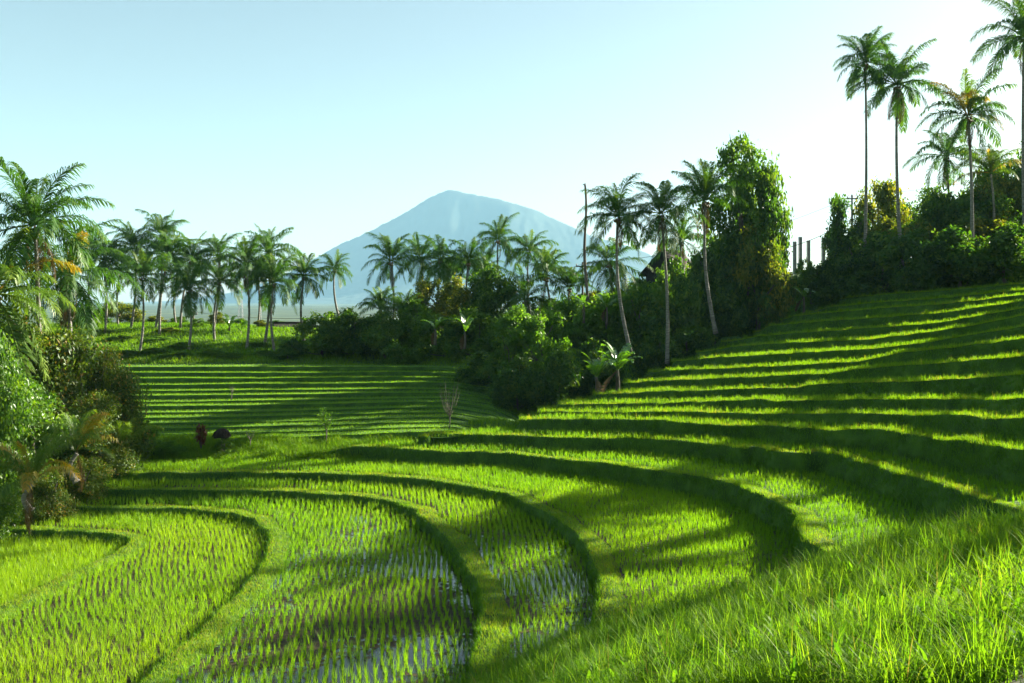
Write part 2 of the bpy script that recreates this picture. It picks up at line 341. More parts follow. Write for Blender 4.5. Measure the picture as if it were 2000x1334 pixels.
class Terr: pass
def build_terraces(lips, z0, bund, flare, wob_seed, riser_w=0.22):
    """returns list of terraces with lip, inner bund edge and riser foot curves"""
    res = []; prev = None
    for k, l in enumerate(lips):
        c = resample(l)
        n = uphill(c)
        s = np.arange(NU)
        wob = vnoise(c[:, 0] * 0.9 + 31 * k, c[:, 1] * 0.9, wob_seed + k, 3)[:, None]
        T = Terr(); T.k = k
        zl = np.full(NU, z0) if prev is None else zat(prev.lip, c)
        zl = np.minimum(zl, c[:, 2] - 0.04)
        h = np.maximum(c[:, 2] - zl, 0.04)
        T.lip = c + n * (wob * flare + (0.45 * vnoise(c[:, 0] * 0.35 + 7 * k, c[:, 1] * 0.35, 777 + k, 2)[:, None] * (1 if (k >= 5 and bund > 0.08) else 0))); T.n = n; T.h = h
        T.lip[:, 2] += bund * (0.75 + 0.5 * vnoise(c[:, 0] * 1.3, c[:, 1] * 1.3, 5 + k, 3))
        T.foot = T.lip - n * (h * riser_w + 0.12)[:, None]; T.foot[:, 2] = zl
        T.mid = (T.lip * 0.45 + T.foot * 0.55) - n * (0.05 + 0.03 * wob) ; T.mid[:, 2] = zl + h * 0.5
        bw = (0.62 if k < 5 else 0.45) + 0.22 * vnoise(c[:, 0] * 0.6, c[:, 1] * 0.6, 50 + k, 2)[:, None]
        T.bin = T.lip + n * bw * (0.8 if bund > 0.08 else 0.5); T.bin[:, 2] = T.lip[:, 2]
        T.inn = T.lip + n * (bw + 0.22) * (1 if bund > 0.08 else 0.6); T.inn[:, 2] = c[:, 2]
        T.z = c[:, 2]
        res.append(T); prev = T
        prev.lip0 = c
    return res
for l in lips: pass
terr = build_terraces(lips, EYE + ZA, 0.12, 0.16, 100)
# fix: foot height should use level of the lower tread, not its bund
for a, b in zip(terr[:-1], terr[1:]):
    zl = zat(a.lip0, b.lip0); zl = np.minimum(zl, b.z - 0.04)
    b.foot[:, 2] = zl; b.mid[:, 2] = (zl + b.z) * 0.5

def strip(curves, sub):
    rows = []
    for i in range(len(curves) - 1):
        for j in range(sub[i]):
            f = j / sub[i]; rows.append(curves[i] * (1 - f) + curves[i + 1] * f)
    rows.append(curves[-1])
    return np.stack(rows)

banks = MB(); treads = {}
for T in terr:
    A = strip([T.foot - np.array([0, 0, 0.25]), T.foot, T.mid, T.lip, T.bin, T.inn, T.inn - np.array([0, 0, 0.2])], [1, 2, 3, 2, 2, 1])
    A[1:-1, :, :2] += (0.05 * vnoise(A[1:-1, :, 0] * 3, A[1:-1, :, 2] * 3 + A[1:-1, :, 1] * 2, 3, 2))[..., None]
    banks.add(A.reshape(-1, 3), None, grid_faces(A.shape[0], NU))
o = link('terrace_bank', banks.me('terrace_bank', M['soil_grass'])); tag(o, 'grass covered earth banks between the curved rice terraces', 'terrain', kind='structure')

tread_polys = []
def add_tread(name, a, b, mat, label):
    A = strip([a, b], [10])
    # slight slump in mud, kept dead level for water
    V = A.reshape(-1, 3)
    o = link(name, mesh(name, V, grid_faces(A.shape[0], NU), mat)); tag(o, label, 'paddy', kind='structure')
    tread_polys.append((a, b, name))
# paddy A: from foot of AB back to a far-left spine
fa = terr[0].foot
spine = fa.copy(); spine[:, 0] = -70; spine[:, 1] = np.linspace(44, 24, NU); spine[:, 2] = EYE + ZA
add_tread('paddy_mud', spine, fa, M['paddy_damp'], 'dense green lowest rice paddy at the bottom left')
names = ['brown mud of the curved paddy at lower left', 'shiny wet paddy with sky reflections in the lower middle', 'narrow wet paddy beside the grass bank', 'wide curved paddy below the right terraces']
mats = ['paddy_mud', 'paddy_wet', 'paddy_wet', 'paddy_damp']
for k in range(len(terr)):
    a = terr[k].inn
    if k + 1 < len(terr): b = terr[k + 1].foot
    else:
        b = a + terr[k].n * 6; b[:, 2] = a[:, 2] + 0.3
    m = M[mats[k]] if k < 4 else M['soil_grass']
    add_tread('paddy_water' if k in (1, 2) else ('paddy_mud' if k < 4 else 'terrace_field'), a, b, m, names[k] if k < 4 else 'planted step of the green terraced hill, step %s from the bottom' % ['five', 'six', 'seven', 'eight', 'nine', 'ten', 'eleven', 'twelve', 'thirteen', 'fourteen', 'fifteen', 'sixteen', 'seventeen', 'eighteen', 'nineteen', 'twenty'][k - 4])

# ------------------------------------------------------------------ far terraced field
fy = [858, 847.5, 836, 826.5, 815, 805.5, 793, 784, 772.5, 763, 751, 739.5, 728, 717]
far_lips = []
for i, y in enumerate(fy):
    D = 58.5 + i * 1.75
    xs = np.array([60, 200, 350, 500, 650, 780, 880, 960, 1030])
    t = 1 - i / 13.0
    yy = y - t * np.interp(xs, [60, 350, 650, 1030], [-4, -1, 7, 25]) + 1.2 * vnoise(xs * 0.006 + i, xs * 0 + i * 3.1, 9, 2)
    Dx = D - np.interp(xs, [60, 900, 1060], [0, 0, 4]) * t
    fl = P(xs, yy, Dx); sk = 14 * vnoise(i * 1.7, 5.3, 12, 1); fl[:, 2] -= np.interp(xs + sk, [860, 940, 1040], [0, 0.35, 2.2]); far_lips.append(fl)
NU_save = NU
farT = build_terraces(far_lips, EYE - 9.1, 0.04, 0.10, 300, 0.25)
for a, b in zip(farT[:-1], farT[1:]):
    zl = zat(a.lip0, b.lip0); zl = np.minimum(zl, b.z - 0.04); b.foot[:, 2] = zl; b.mid[:, 2] = (zl + b.z) * 0.5
fb = MB()
for i, T in enumerate(farT):
    nxt = farT[i + 1].foot if i + 1 < len(farT) else T.inn + T.n * 3
    A = strip([T.foot, T.mid, T.lip, T.bin, T.inn, nxt], [1, 1, 1, 1, 4])
    fb.add(A.reshape(-1, 3), None, grid_faces(A.shape[0], NU))
o = link('far_terrace_field', fb.me('far_terrace_field', M['soil_grass'])); tag(o, 'wide field of thin shallow rice terraces across the valley', 'terrain', kind='structure')

# ------------------------------------------------------------------ smooth land under and around everything
ctrl = []
for T in terr[1:]:
    for c in (T.lip[::52],):
        ctrl += [(p[0], p[1], p[2] - 1.5) for p in c]
for T in farT[::3]:
    ctrl += [(p[0], p[1], p[2] - 0.7) for p in T.lip[20:400:45]]
pc = [(935, 826, 61), (960, 806, 66), (945, 782, 71), (925, 764, 76), (100, 690, 90), (250, 703, 88), (400, 703, 88), (550, 703, 88), (180, 650, 101), (250, 645, 103), (330, 640, 105), (420, 640, 106), (500, 650, 105), (560, 668, 100), (100, 640, 104),
      (700, 718, 88), (800, 706, 90), (850, 718, 85), (950, 742, 79), (1000, 795, 71), (1040, 830, 62.5), (900, 780, 74), (820, 765, 79),
      (650, 690, 94), (900, 665, 98), (1050, 690, 90), (1100, 640, 108), (900, 620, 118), (700, 640, 112), (1150, 700, 82), (1100, 770, 70),
      (1232, 690, 82), (1303, 702, 80), (1397, 642, 88), (1300, 620, 105), (1480, 622, 98), (1560, 596, 101), (1400, 590, 115),
      (1700, 560, 97), (1800, 556, 93), (1900, 548, 90), (2000, 540, 88), (1700, 530, 118), (2000, 505, 115), (1550, 560, 120),
      (-90, 1005, 46), (60, 975, 47), (230, 905, 53), (0, 940, 48), (0, 860, 54), (120, 890, 52), (120, 830, 60), (240, 860, 58), (-200, 930, 50), (-200, 1050, 38), (-250, 860, 60), (0, 760, 75), (150, 740, 80)]
ctrl += [tuple(P(*q)) for q in pc]
ctrl += [(-18, 38, -0.3), (-24, 40, -0.3), (-20, 30, -0.4), (-32, 36, 0.0), (-130, 30, 5), (-130, 80, 7), (-110, 130, 7), (-60, 140, 6), (-20, 150, 6), (20, 160, 9), (60, 160, 17), (120, 150, 22), (120, 100, 20), (110, 50, 16), (90, 10, 11),
         (-60, 25, 0.5), (-40, 10, 0.5), (-10, 5, 4), (20, -10, 9), (50, 20, 8), (-130, 0, 2), (60, -10, 10), (0, -20, 8), (-60, -20, 3), (0, 12, 0.5), (10, 22, 1), (-30, 22, 0.3), (70, 60, 12)]
ctrl = np.array(ctrl)
def tps_fit(c, lam=1e-2):
    d = np.linalg.norm(c[:, None, :2] - c[None, :, :2], axis=2)
    K = np.where(d > 0, d * d * np.log(d + 1e-9), 0) + lam * len(c) * np.eye(len(c))
    Pm = np.hstack([np.ones((len(c), 1)), c[:, :2]])
    A = np.block([[K, Pm], [Pm.T, np.zeros((3, 3))]])
    return np.linalg.solve(A, np.concatenate([c[:, 2], np.zeros(3)]))
wts = tps_fit(ctrl)
def land(x, y):
    x = np.atleast_1d(np.asarray(x, float)); y = np.atleast_1d(np.asarray(y, float)); out = np.empty(x.size); xf = x.ravel(); yf = y.ravel()
    for i in range(0, xf.size, 20000):
        d = np.hypot(xf[i:i + 20000, None] - ctrl[None, :, 0], yf[i:i + 20000, None] - ctrl[None, :, 1])
        out[i:i + 20000] = (d * d * np.log(d + 1e-9)) @ wts[:len(ctrl)] + wts[-3] + wts[-2] * xf[i:i + 20000] + wts[-1] * yf[i:i + 20000]
    return out.reshape(x.shape)
gx = np.linspace(-150, 150, 260); gy = np.linspace(-25, 170, 200)
GX, GY = np.meshgrid(gx, gy)
GZ = land(GX, GY) + 0.12 * vnoise(GX, GY, 21, 4, 0.5)
edge = np.clip(np.maximum(np.abs(GX) - 125, GY - 148) / 22, 0, 1)
GZ = GZ * (1 - edge) + (-4.0) * edge
o = link('hillside', mesh('hillside', np.stack([GX, GY, GZ], -1).reshape(-1, 3), grid_faces(200, 260), M['soil_grass'])); tag(o, 'grassy hillside and knoll under the trees around the valley', 'terrain', kind='structure')

# far plain and mountain
nx, ny = 140, 110
PX, PY = np.meshgrid(np.linspace(-6900, 6900, nx), np.linspace(-400, 10300, ny))
PZ = -4.5 + 3.0 * vnoise(PX, PY, 4, 3, 0.004) * np.clip((np.hypot(PX, PY) - 250) / 400, 0, 1) - 5 * np.clip(1 - (np.hypot(PX, PY - 70) - 170) / 100, 0, 1)
PD = np.hypot(PX, PY); PZ += 54 * np.clip((PD - 350) / 5600, 0, 1) * np.clip((8200 - PD) / 1800, 0, 1) * (1 + 0.12 * vnoise(PX, PY, 44, 3, 0.0011))
o = link('far_plain', mesh('far_plain', np.stack([PX, PY, PZ], -1).reshape(-1, 3), grid_faces(ny, nx), M['far_ground'])); tag(o, 'flat hazy lowland between the palms and the mountain', 'terrain', kind='structure')
MD = 8000.0
sil = [(-900, 603), (-300, 601), (100, 597), (330, 588), (450, 572), (540, 545), (590, 517), (620, 503), (660, 479), (720, 452), (780, 421), (830, 391), (858, 376), (876, 370), (892, 371), (912, 376), (935, 381), (960, 384), (1000, 396), (1040, 408), (1080, 426), (1110, 439), (1150, 459), (1230, 481), (1290, 505), (1400, 543), (1600, 580), (1900, 596), (2500, 603)]
mx_ = np.linspace(-700, 2400, 760); mt = np.linspace(-1, 1, 130)
ys = np.interp(mx_, [s[0] for s in sil], [s[1] for s in sil])
XX = (mx_ - 1000) / F * MD; H0 = (HY - ys) / F * MD
MX, MT = np.meshgrid(XX, mt)
HH = np.broadcast_to(H0, MX.shape)
g = np.exp(-(np.abs(MT) ** 1.25) * 3.2)
MY = MD + MT * 2000
rid = vnoise(MX, MY * 0.35, 31, 6, 0.0030)
MXs = MX + 160 * MT * vnoise(MX, MY, 77, 2, 0.0008)
MZ = EYE + HH * g * (1 + 0.20 * rid * np.clip(np.abs(MT) * 5, 0, 1)) + (1 - g) * (-20) + 7 * vnoise(MX, MY, 33, 2, 0.03) * np.clip(HH / 160, 0, 1) + 9 * np.maximum(0, vnoise(MX, MY, 35, 2, 0.07)) * np.clip(HH / 160, 0, 1)
o = link('mountain', mesh('mountain', np.stack([MXs, MY, MZ], -1).reshape(-1, 3), grid_faces(130, 760), M['forest'])); tag(o, 'hazy blue forested volcano peak behind the palms', 'mountain', kind='structure')

# ------------------------------------------------------------------ foreground bank below the camera
bx = np.array([300, 560, 760, 900, 1000, 1100, 1170, 1300, 1450, 1550, 1700, 1850, 2000, 2300, 2800])
cy = np.array([1640, 1520, 1415, 1352, 1308, 1270, 1248, 1202, 1158, 1130, 1084, 1052, 1030, 1000, 975])
cD = np.array([20, 22, 23.5, 24, 24, 23.5, 23, 22, 20.5, 20, 18.5, 17.5, 17, 15, 13])
fyv = np.array([1900, 1760, 1580, 1470, 1420, 1370, 1365, 1360, 1360, 1360, 1360, 1360, 1360, 1340, 1300])
fD = np.array([13, 14, 16, 16, 14.5, 12.7, 11.4, 10, 9, 8.4, 7.8, 7.3, 7, 6.5, 6.2])
q = np.linspace(300, 2800, 400)
I = lambda a: np.interp(q, bx, a)
crest = P(q, I(cy), I(cD)); front = P(q, I(fyv), I(fD))
near = front.copy(); near[:, 1] *= 0.35; near[:, 0] *= 0.75; near[:, 2] = np.minimum(EYE - 1.75, front[:, 2] + 0.6 * (EYE - 1.75 - front[:, 2]) + 0.3)
beh = front.copy(); beh[:, 1] = -6; beh[:, 0] = np.linspace(-8, 16, 400); beh[:, 2] = EYE - 1.7
dirc = crest[:, :2] / np.linalg.norm(crest[:, :2], axis=1)[:, None]
back1 = crest.copy(); back1[:, :2] += dirc * 0.9; back1[:, 2] -= 0.35
back2 = crest.copy(); back2[:, :2] += dirc * 3.2; back2[:, 2] -= 3.0
back3 = crest.copy(); back3[:, :2] += dirc * 5.5; back3[:, 2] = np.minimum(back2[:, 2] - 1, EYE - 11.5)
BK = strip([beh, near, front, crest, back1, back2, back3], [4, 10, 34, 3, 3, 3])
BK[..., 2] += 0.16 * vnoise(BK[..., 0], BK[..., 1], 61, 4, 0.6)
o = link('foreground_bank', mesh('foreground_bank', BK.reshape(-1, 3), grid_faces(BK.shape[0], 400), M['bank_soil'])); tag(o, 'dark soil of the overgrown bank at the lower right', 'terrain', kind='structure')

# ------------------------------------------------------------------ blades
def blades(base, h, az, lean, width, rnd, seg=2, curl=1.0):
    """bent tapering grass blades as triangles; all arrays length n"""
    n = len(base)
    dx = np.stack([np.cos(az), np.sin(az), 0 * az], 1); sx = np.stack([-np.sin(az), np.cos(az), 0 * az], 1)
    V = []; up = np.array([0, 0, 1.0])
    for i in range(seg + 1):
        f = i / seg
        a = lean * f * curl
        # arc: horizontal and vertical offsets
        hor = h * (f * np.sin(lean * 0.35) + f * f * np.sin(lean) * 0.6); ver = h * f * np.cos(lean * (0.3 + 0.7 * f * curl) * 0.9)
        c = base + dx * hor[:, None] + up * ver[:, None]
        if i < seg:
            ww = width * (1 - 0.55 * f)
            V += [c - sx * ww[:, None] / 2, c + sx * ww[:, None] / 2]
        else: V.append(c)
    k = len(V); V = np.stack(V, 1).reshape(-1, 3)
    b = (np.arange(n) * k)[:, None]
    f4 = np.concatenate([b + np.array([[2 * i, 2 * i + 1, 2 * i + 3, 2 * i + 2]]) for i in range(seg - 1)]) if seg > 1 else np.zeros((0, 4), int)
    f3 = b + np.array([[2 * seg - 2, 2 * seg - 1, 2 * seg]])
    return V, f3, f4, np.repeat(rnd, k)

def screen(p):
    D = np.maximum(p[:, 1], 0.1)
    return 1000 + p[:, 0] / D * F, HY - (p[:, 2] - EYE) / D * F

def in_view(p, m=70, bottom=1430):
    x, y = screen(p); return (p[:, 1] > 1) & (x > -m) & (x < 2000 + m) & (y < bottom)

def make_blades(name, sets, mat, label, cat):
    mb = MB()
    for s in sets: mb.add(*s[:1], s[1], s[2], s[3])
    o = link(name, mb.me(name, mat, smooth=False)); tag(o, label, cat, kind='stuff'); return o

# rice seedlings in rows on every tread
def pip(pts, poly):
    x, y = pts[:, 0], pts[:, 1]; ins = np.zeros(len(pts), bool)
    x0, y0 = poly[:, 0], poly[:, 1]; x1, y1 = np.roll(x0, -1), np.roll(y0, -1)
    for a, b, c, d in zip(x0, y0, x1, y1):
        if b == d: continue
        m = (b > y) != (d > y)
        ins ^= m & (x < (c - a) * (y - b) / (d - b) + a)
    return ins

def rice_points(a, b, sp, ang, warp=0.5):
    poly = np.vstack([a[::4, :2], b[::-4, :2]])
    lo, hi = poly.min(0), poly.max(0)
    lo = np.maximum(lo, [-40, 20]); hi = np.minimum(hi, [60, 100])
    c = (lo + hi) / 2; r = np.linalg.norm(hi - lo) / 2
    m = np.arange(-r, r, sp)
    U, W = np.meshgrid(m, m)
    U = U + 0 * W; W2 = W + warp * np.sin(U * 0.22 + 1) ; U2 = U + warp * np.sin(W * 0.25)
    ca, sa = math.cos(ang), math.sin(ang)
    pts = np.stack([c[0] + ca * U2 - sa * W2, c[1] + sa * U2 + ca * W2], -1).reshape(-1, 2)
    pts += rng.normal(0, sp * 0.15, pts.shape); pts += 0.10 * np.stack([vnoise(pts[:, 0], pts[:, 1], 401, 2, 0.5), vnoise(pts[:, 0], pts[:, 1], 402, 2, 0.5)], 1)
    k = (pts[:, 0] > lo[0]) & (pts[:, 0] < hi[0]) & (pts[:, 1] > lo[1]) & (pts[:, 1] < hi[1])
    pts = pts[k]
    p3 = np.hstack([pts, np.full((len(pts), 1), np.median(a[:, 2]))]); pts = pts[in_view(p3, 120, 1600)]
    pts = pts[pip(pts, poly)]
    return pts

rice_sets = []
nrice = 0
conf = {0: (0.18, 0.46, 0.6, 0.30), 1: (0.195, 0.36, 0.6, 0.55), 2: (0.235, 0.37, 0.35, 0.12), 3: (0.222, 0.36, 0.4, 0.1), 4: (0.18, 0.33, 0.4, 0.2)}
for i, (a, b, nm) in enumerate(tread_polys):
    sp, hh, rb, ang = conf.get(i, (0.26, 0.34, 0.35, 0.3))
    pts = rice_points(a, b, sp, ang, 0.9 if i == 1 else 0.22)
    if len(pts) == 0: continue
    z = zat(terr[i - 1].lip0, np.hstack([pts, pts[:, :1]])) if i > 0 else np.full(len(pts), EYE + ZA)
    p = np.hstack([pts, z[:, None]])
    p = p[in_view(p)]
    if i in (1, 2, 3, 4):   # gaps in the planting
        p = p[rng.random(len(p)) > (0.04 + 0.10 * (vnoise(p[:, 0], p[:, 1], 71, 3, 0.5) > 0.25))]
    D = p[:, 1]
    nb = np.where(D < 40, 10, np.where(D < 55, 9, 9))
    if i == 0: nb = nb + 1
    idx = np.repeat(np.arange(len(p)), nb); n = len(idx); nrice += n
    vig = 1 + 0.22 * vnoise(p[:, 0], p[:, 1], 72, 3, 0.35) + rng.normal(0, 0.18, len(p))
    base = p[idx] + np.hstack([rng.normal(0, 0.021, (n, 2)), np.zeros((n, 1))])
    h = hh * vig[idx] * rng.uniform(0.65, 1.1, n)
    wd = np.maximum(0.013, D[idx] * 0.00042)
    r = np.clip(rb + 0.25 * vnoise(p[:, 0], p[:, 1], 73, 3, 0.2)[idx] + rng.normal(0, 0.15, n) + 0.18, 0, 1)
    rice_sets.append(blades(base, h, rng.uniform(0, 2 * math.pi, n), rng.uniform(0.05, 0.55, n), wd, r, 2))
make_blades('rice_seedlings', rice_sets, M['rice'], 'bright green young rice planted in rows across the terraces', 'rice')

# far rice: thin rows on the far field treads
far_sets = []
for i, T in enumerate(farT):
    nxt = farT[i + 1].foot if i + 1 < len(farT) else T.inn + T.n * 3
    L = 60.0
    for v in np.linspace(0.06, 0.92, 5):
        c = T.inn * (1 - v) + nxt * v; c[:, 2] = T.z
        d = np.concatenate([[0], np.cumsum(np.linalg.norm(np.diff(c, axis=0), axis=1))])
        s = np.arange(0, d[-1], 0.30)
        p = np.stack([np.interp(s, d, c[:, j]) for j in range(3)], 1); p = p[in_view(p)]
        p = p[(p[:, 0] / p[:, 1] * F + 1000) < 1000]
        nb = 6; idx = np.repeat(np.arange(len(p)), nb); n = len(idx)
        base = p[idx] + np.hstack([rng.normal(0, 0.05, (n, 2)), np.zeros((n, 1))])
        far_sets.append(blades(base, rng.uniform(0.07, 0.17, n), rng.uniform(0, 6.28, n), rng.uniform(0.1, 0.7, n), np.full(n, 0.03), np.clip(0.5 + rng.normal(0, 0.18, n), 0, 1), 1))
        # extra short grass on the lips
    p = T.lip[rng.integers(0, NU, 5000)] + np.hstack([rng.normal(0, 0.06, (5000, 2)), np.zeros((5000, 1))])
    p = p[in_view(p)]; n = len(p)
    far_sets.append(blades(p, rng.uniform(0.03, 0.09, n), rng.uniform(0, 6.28, n), rng.uniform(0.1, 0.9, n), np.full(n, 0.035), np.clip(0.45 + rng.normal(0, 0.2, n), 0, 1), 1))
make_blades('far_rice', far_sets, M['rice'], 'thin rows of young rice on the far shallow terraces', 'rice')

# grass on banks and bunds
gs = []
def strip_grass(rows, dens_px, hrange, lean, seed, rsh=0.0, wmin=0.014):
    """rows: list of curves; scatter by area, density in blades per square metre at 40 m"""
    A = np.stack(rows)            # (r,NU,3)
    a, b, c = A[:-1, :-1], A[1:, :-1], A[:-1, 1:]
    area = np.linalg.norm(np.cross(b - a, c - a), axis=2)
    ctr = (a + b + c) / 3; flat = ctr.reshape(-1, 3); ok = in_view(flat, 60, 1420)
    wgt = (area.ravel() * ok) * np.minimum(1.6, (40.0 / np.maximum(flat[:, 1], 5)) ** 1.1)
    n = int(wgt.sum() * dens_px)
    if n < 10: return
    cells = rng.choice(len(wgt), n, p=wgt / wgt.sum())
    f = rng.random(n)[:, None]; g2 = rng.random(n)[:, None]
    aa = A[:-1, :-1].reshape(-1, 3)[cells]; bb = A[1:, :-1].reshape(-1, 3)[cells]; cc = A[:-1, 1:].reshape(-1, 3)[cells]; dd = A[1:, 1:].reshape(-1, 3)[cells]
    p = aa * (1 - f) * (1 - g2) + bb * f * (1 - g2) + cc * (1 - f) * g2 + dd * f * g2
    cl = vnoise(p[:, 0], p[:, 1], seed, 3, 0.9)
    h = rng.uniform(*hrange, n) * (1 + 0.6 * cl) * np.where(rng.random(n) > 0.985, 1.9, 1)
    wd = np.maximum(wmin, p[:, 1] * 0.00042)
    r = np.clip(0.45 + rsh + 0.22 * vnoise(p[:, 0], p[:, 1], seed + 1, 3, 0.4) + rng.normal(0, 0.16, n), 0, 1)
    gs.append(blades(p, np.maximum(h, 0.04), rng.uniform(0, 6.28, n), rng.uniform(0.2, 1.2, n) * lean, wd, r, 2 if p[:, 1].mean() < 70 else 1))
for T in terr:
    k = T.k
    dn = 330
    strip_grass([T.foot, T.mid, T.lip], dn, (0.08, 0.24), 1.0, 200 + k, -0.28)  # riser blades tinted darker: the risers' shade is painted into the grass colour
    strip_grass([T.lip, T.bin, T.inn], dn * 1.25, (0.06, 0.17) if k < 5 else (0.09, 0.26), 0.9, 240 + k, 0.32)  # bund blades tinted lighter: sunlight on the tops is put into the colour
    tc_ = T.lip[rng.integers(0, NU, 110)] + np.hstack([rng.normal(0, 0.12, (110, 2)), np.zeros((110, 1))]); tc_ = tc_[in_view(tc_)]
    ix = np.repeat(np.arange(len(tc_)), 14); m_ = len(ix)
    if m_ and k >= 4: gs.append(blades(tc_[ix] + np.hstack([rng.normal(0, 0.09, (m_, 2)), np.zeros((m_, 1))]), rng.uniform(0.18, 0.48, m_), rng.uniform(0, 6.28, m_), rng.uniform(0.1, 1.0, m_), np.maximum(0.014, tc_[ix][:, 1] * 0.00042), np.clip(rng.normal(0.6, 0.2, m_), 0, 1), 2))
    if k >= 4:
        b = terr[k + 1].foot if k + 1 < len(terr) else T.inn + T.n * 5
        strip_grass([T.inn, b], 60, (0.10, 0.28), 0.8, 280 + k, 0.05)
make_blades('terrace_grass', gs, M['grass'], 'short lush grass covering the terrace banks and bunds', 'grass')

# smooth land grass: knoll, shaded slope, left bank
gs = []
n = 260000
px = rng.uniform(-20, 1330, n); d = rng.uniform(38, 112, n)
p = np.stack([(px - 1000) / F * d, d, 0 * d], 1); p[:, 2] = land(p[:, 0], p[:, 1]) - 0.02
sx_, sy_ = screen(p)
keep = (sy_ > 600) & (sy_ < 1060)
# not on top of the terraces
cover = np.zeros(n, bool)
keep &= ((sx_ < 700) & (d > 86)) | ((sx_ > 640) & (d > 60)) | ((sx_ < 330) & (d > 40) & (d < 60))
p = p[keep]; n = len(p)
gs.append(blades(p, rng.uniform(0.18, 0.5, n) * (1 + 0.5 * vnoise(p[:, 0], p[:, 1], 91, 3, 0.4)), rng.uniform(0, 6.28, n), rng.uniform(0.2, 1.1, n), np.maximum(0.03, p[:, 1] * 0.0007), np.clip(0.5 + 0.3 * vnoise(p[:, 0], p[:, 1], 92, 3, 0.15) + rng.normal(0, 0.17, n), 0, 1), 2))
# bank between the wide paddy and the far field
p0 = P(rng.uniform(230, 840, 60000), np.full(60000, 880.0), rng.uniform(55.2, 58.8, 60000))
p0[:, 2] = np.maximum(land(p0[:, 0], p0[:, 1]), np.interp(p0[:, 1], [55.2, 58.8], [EYE - 9.2, EYE - 8.3])) 
n = len(p0)
gs.append(blades(p0, rng.uniform(0.15, 0.5, n) * (1 + 0.7 * vnoise(p0[:, 0], p0[:, 1], 93, 3, 0.8)), rng.uniform(0, 6.28, n), rng.uniform(0.2, 1.0, n), np.full(n, 0.03), np.clip(0.5 + rng.normal(0, 0.2, n), 0, 1), 2))
make_blades('hillside_grass', gs, M['grass'], 'rough green grass on the knoll and shaded slope across the valley', 'grass')

# tall foreground grass
gs = []
rows = BK[14:56]
A = rows
def bank_points(n, f_lo=0.0, f_hi=1.0, gap=0.0):
    i = rng.uniform(f_lo, f_hi, n) * (A.shape[0] - 1.001); j = rng.uniform(0, A.shape[1] - 1.001, n)
    i0 = i.astype(int); j0 = j.astype(int); fi = (i - i0)[:, None]; fj = (j - j0)[:, None]
    p = A[i0, j0] * (1 - fi) * (1 - fj) + A[i0 + 1, j0] * fi * (1 - fj) + A[i0, j0 + 1] * (1 - fi) * fj + A[i0 + 1, j0 + 1] * fi * fj
    return p[in_view(p, 90, 1500)]
p = bank_points(380000)
x, y = screen(p)
bare = (vnoise(p[:, 0], p[:, 1], 95, 3, 0.55) + np.clip((x - 1750) / 500, 0, 0.5) * (y > 1080))
p = p[rng.random(len(p)) > np.clip(bare * 1.9, 0, 0.95)]
n = len(p); cl = vnoise(p[:, 0], p[:, 1], 96, 3, 0.7)
gs.append(blades(p, rng.uniform(0.18, 0.44, n) * (1 + 0.55 * cl), rng.uniform(0, 6.28, n), rng.uniform(0.2, 1.5, n), np.maximum(0.008, p[:, 1] * 0.0005), np.clip(0.38 + 0.25 * vnoise(p[:, 0], p[:, 1], 97, 3, 0.3) + rng.normal(0, 0.15, n), 0, 0.93), 3))
# clumps of longer arching blades
c = bank_points(1500, 0.0, 0.95)
idx = np.repeat(np.arange(len(c)), 16); n = len(idx)
base = c[idx] + np.hstack([rng.normal(0, 0.07, (n, 2)), np.zeros((n, 1))])
cr = np.clip(0.5 + rng.normal(0, 0.2, len(c)), 0, 0.95)
gs.append(blades(base, rng.uniform(0.35, 0.78, n), rng.uniform(0, 6.28, n), rng.uniform(0.15, 1.5, n), np.maximum(0.012, base[:, 1] * 0.0008), np.clip(cr[idx] + rng.normal(0, 0.1, n), 0, 1), 4))
c = bank_points(900, 0.0, 0.95)
idx = np.repeat(np.arange(len(c)), 9); n = len(idx)
base = c[idx] + np.hstack([rng.normal(0, 0.05, (n, 2)), rng.uniform(0.0, 0.3, (n, 1))])
gs.append(blades(base, rng.uniform(0.12, 0.28, n), rng.uniform(0, 6.28, n), rng.uniform(0.5, 1.6, n), rng.uniform(0.03, 0.06, n), np.clip(rng.normal(0.3, 0.15, n), 0, 0.8), 3))
c = bank_points(1300, 0.0, 1.0); n = len(c)
gs.append(blades(c, rng.uniform(0.35, 0.8, n), rng.uniform(0, 6.28, n), rng.uniform(0.1, 1.6, n), np.maximum(0.008, c[:, 1] * 0.0005), np.full(n, 1.0), 3))
make_blades('tall_bank_grass', gs, M['tall'], 'tall wild grass on the bank in the foreground', 'grass')

# ------------------------------------------------------------------ foliage builders
def leaves(cent, nrm, length, width, rnd, rs):
    n = len(cent)
    nrm = nrm / (np.linalg.norm(nrm, axis=1)[:, None] + 1e-9)
    ax = rs.normal(0, 1, (n, 3)); ax -= (ax * nrm).sum(1)[:, None] * nrm; ax /= np.linalg.norm(ax, axis=1)[:, None] + 1e-9
    sd_ = np.cross(nrm, ax)
    L = length[:, None]; W = width[:, None]
    a = cent - ax * L * 0.5; b = cent + sd_ * W * 0.5 + nrm * W * 0.12; c_ = cent + ax * L * 0.5; d = cent - sd_ * W * 0.5 + nrm * W * 0.12
    V = np.stack([a, b, c_, d], 1).reshape(-1, 3)
    f = (np.arange(n) * 4)[:, None] + np.array([[0, 1, 2, 3]])
    return V, f, np.repeat(rnd, 4)

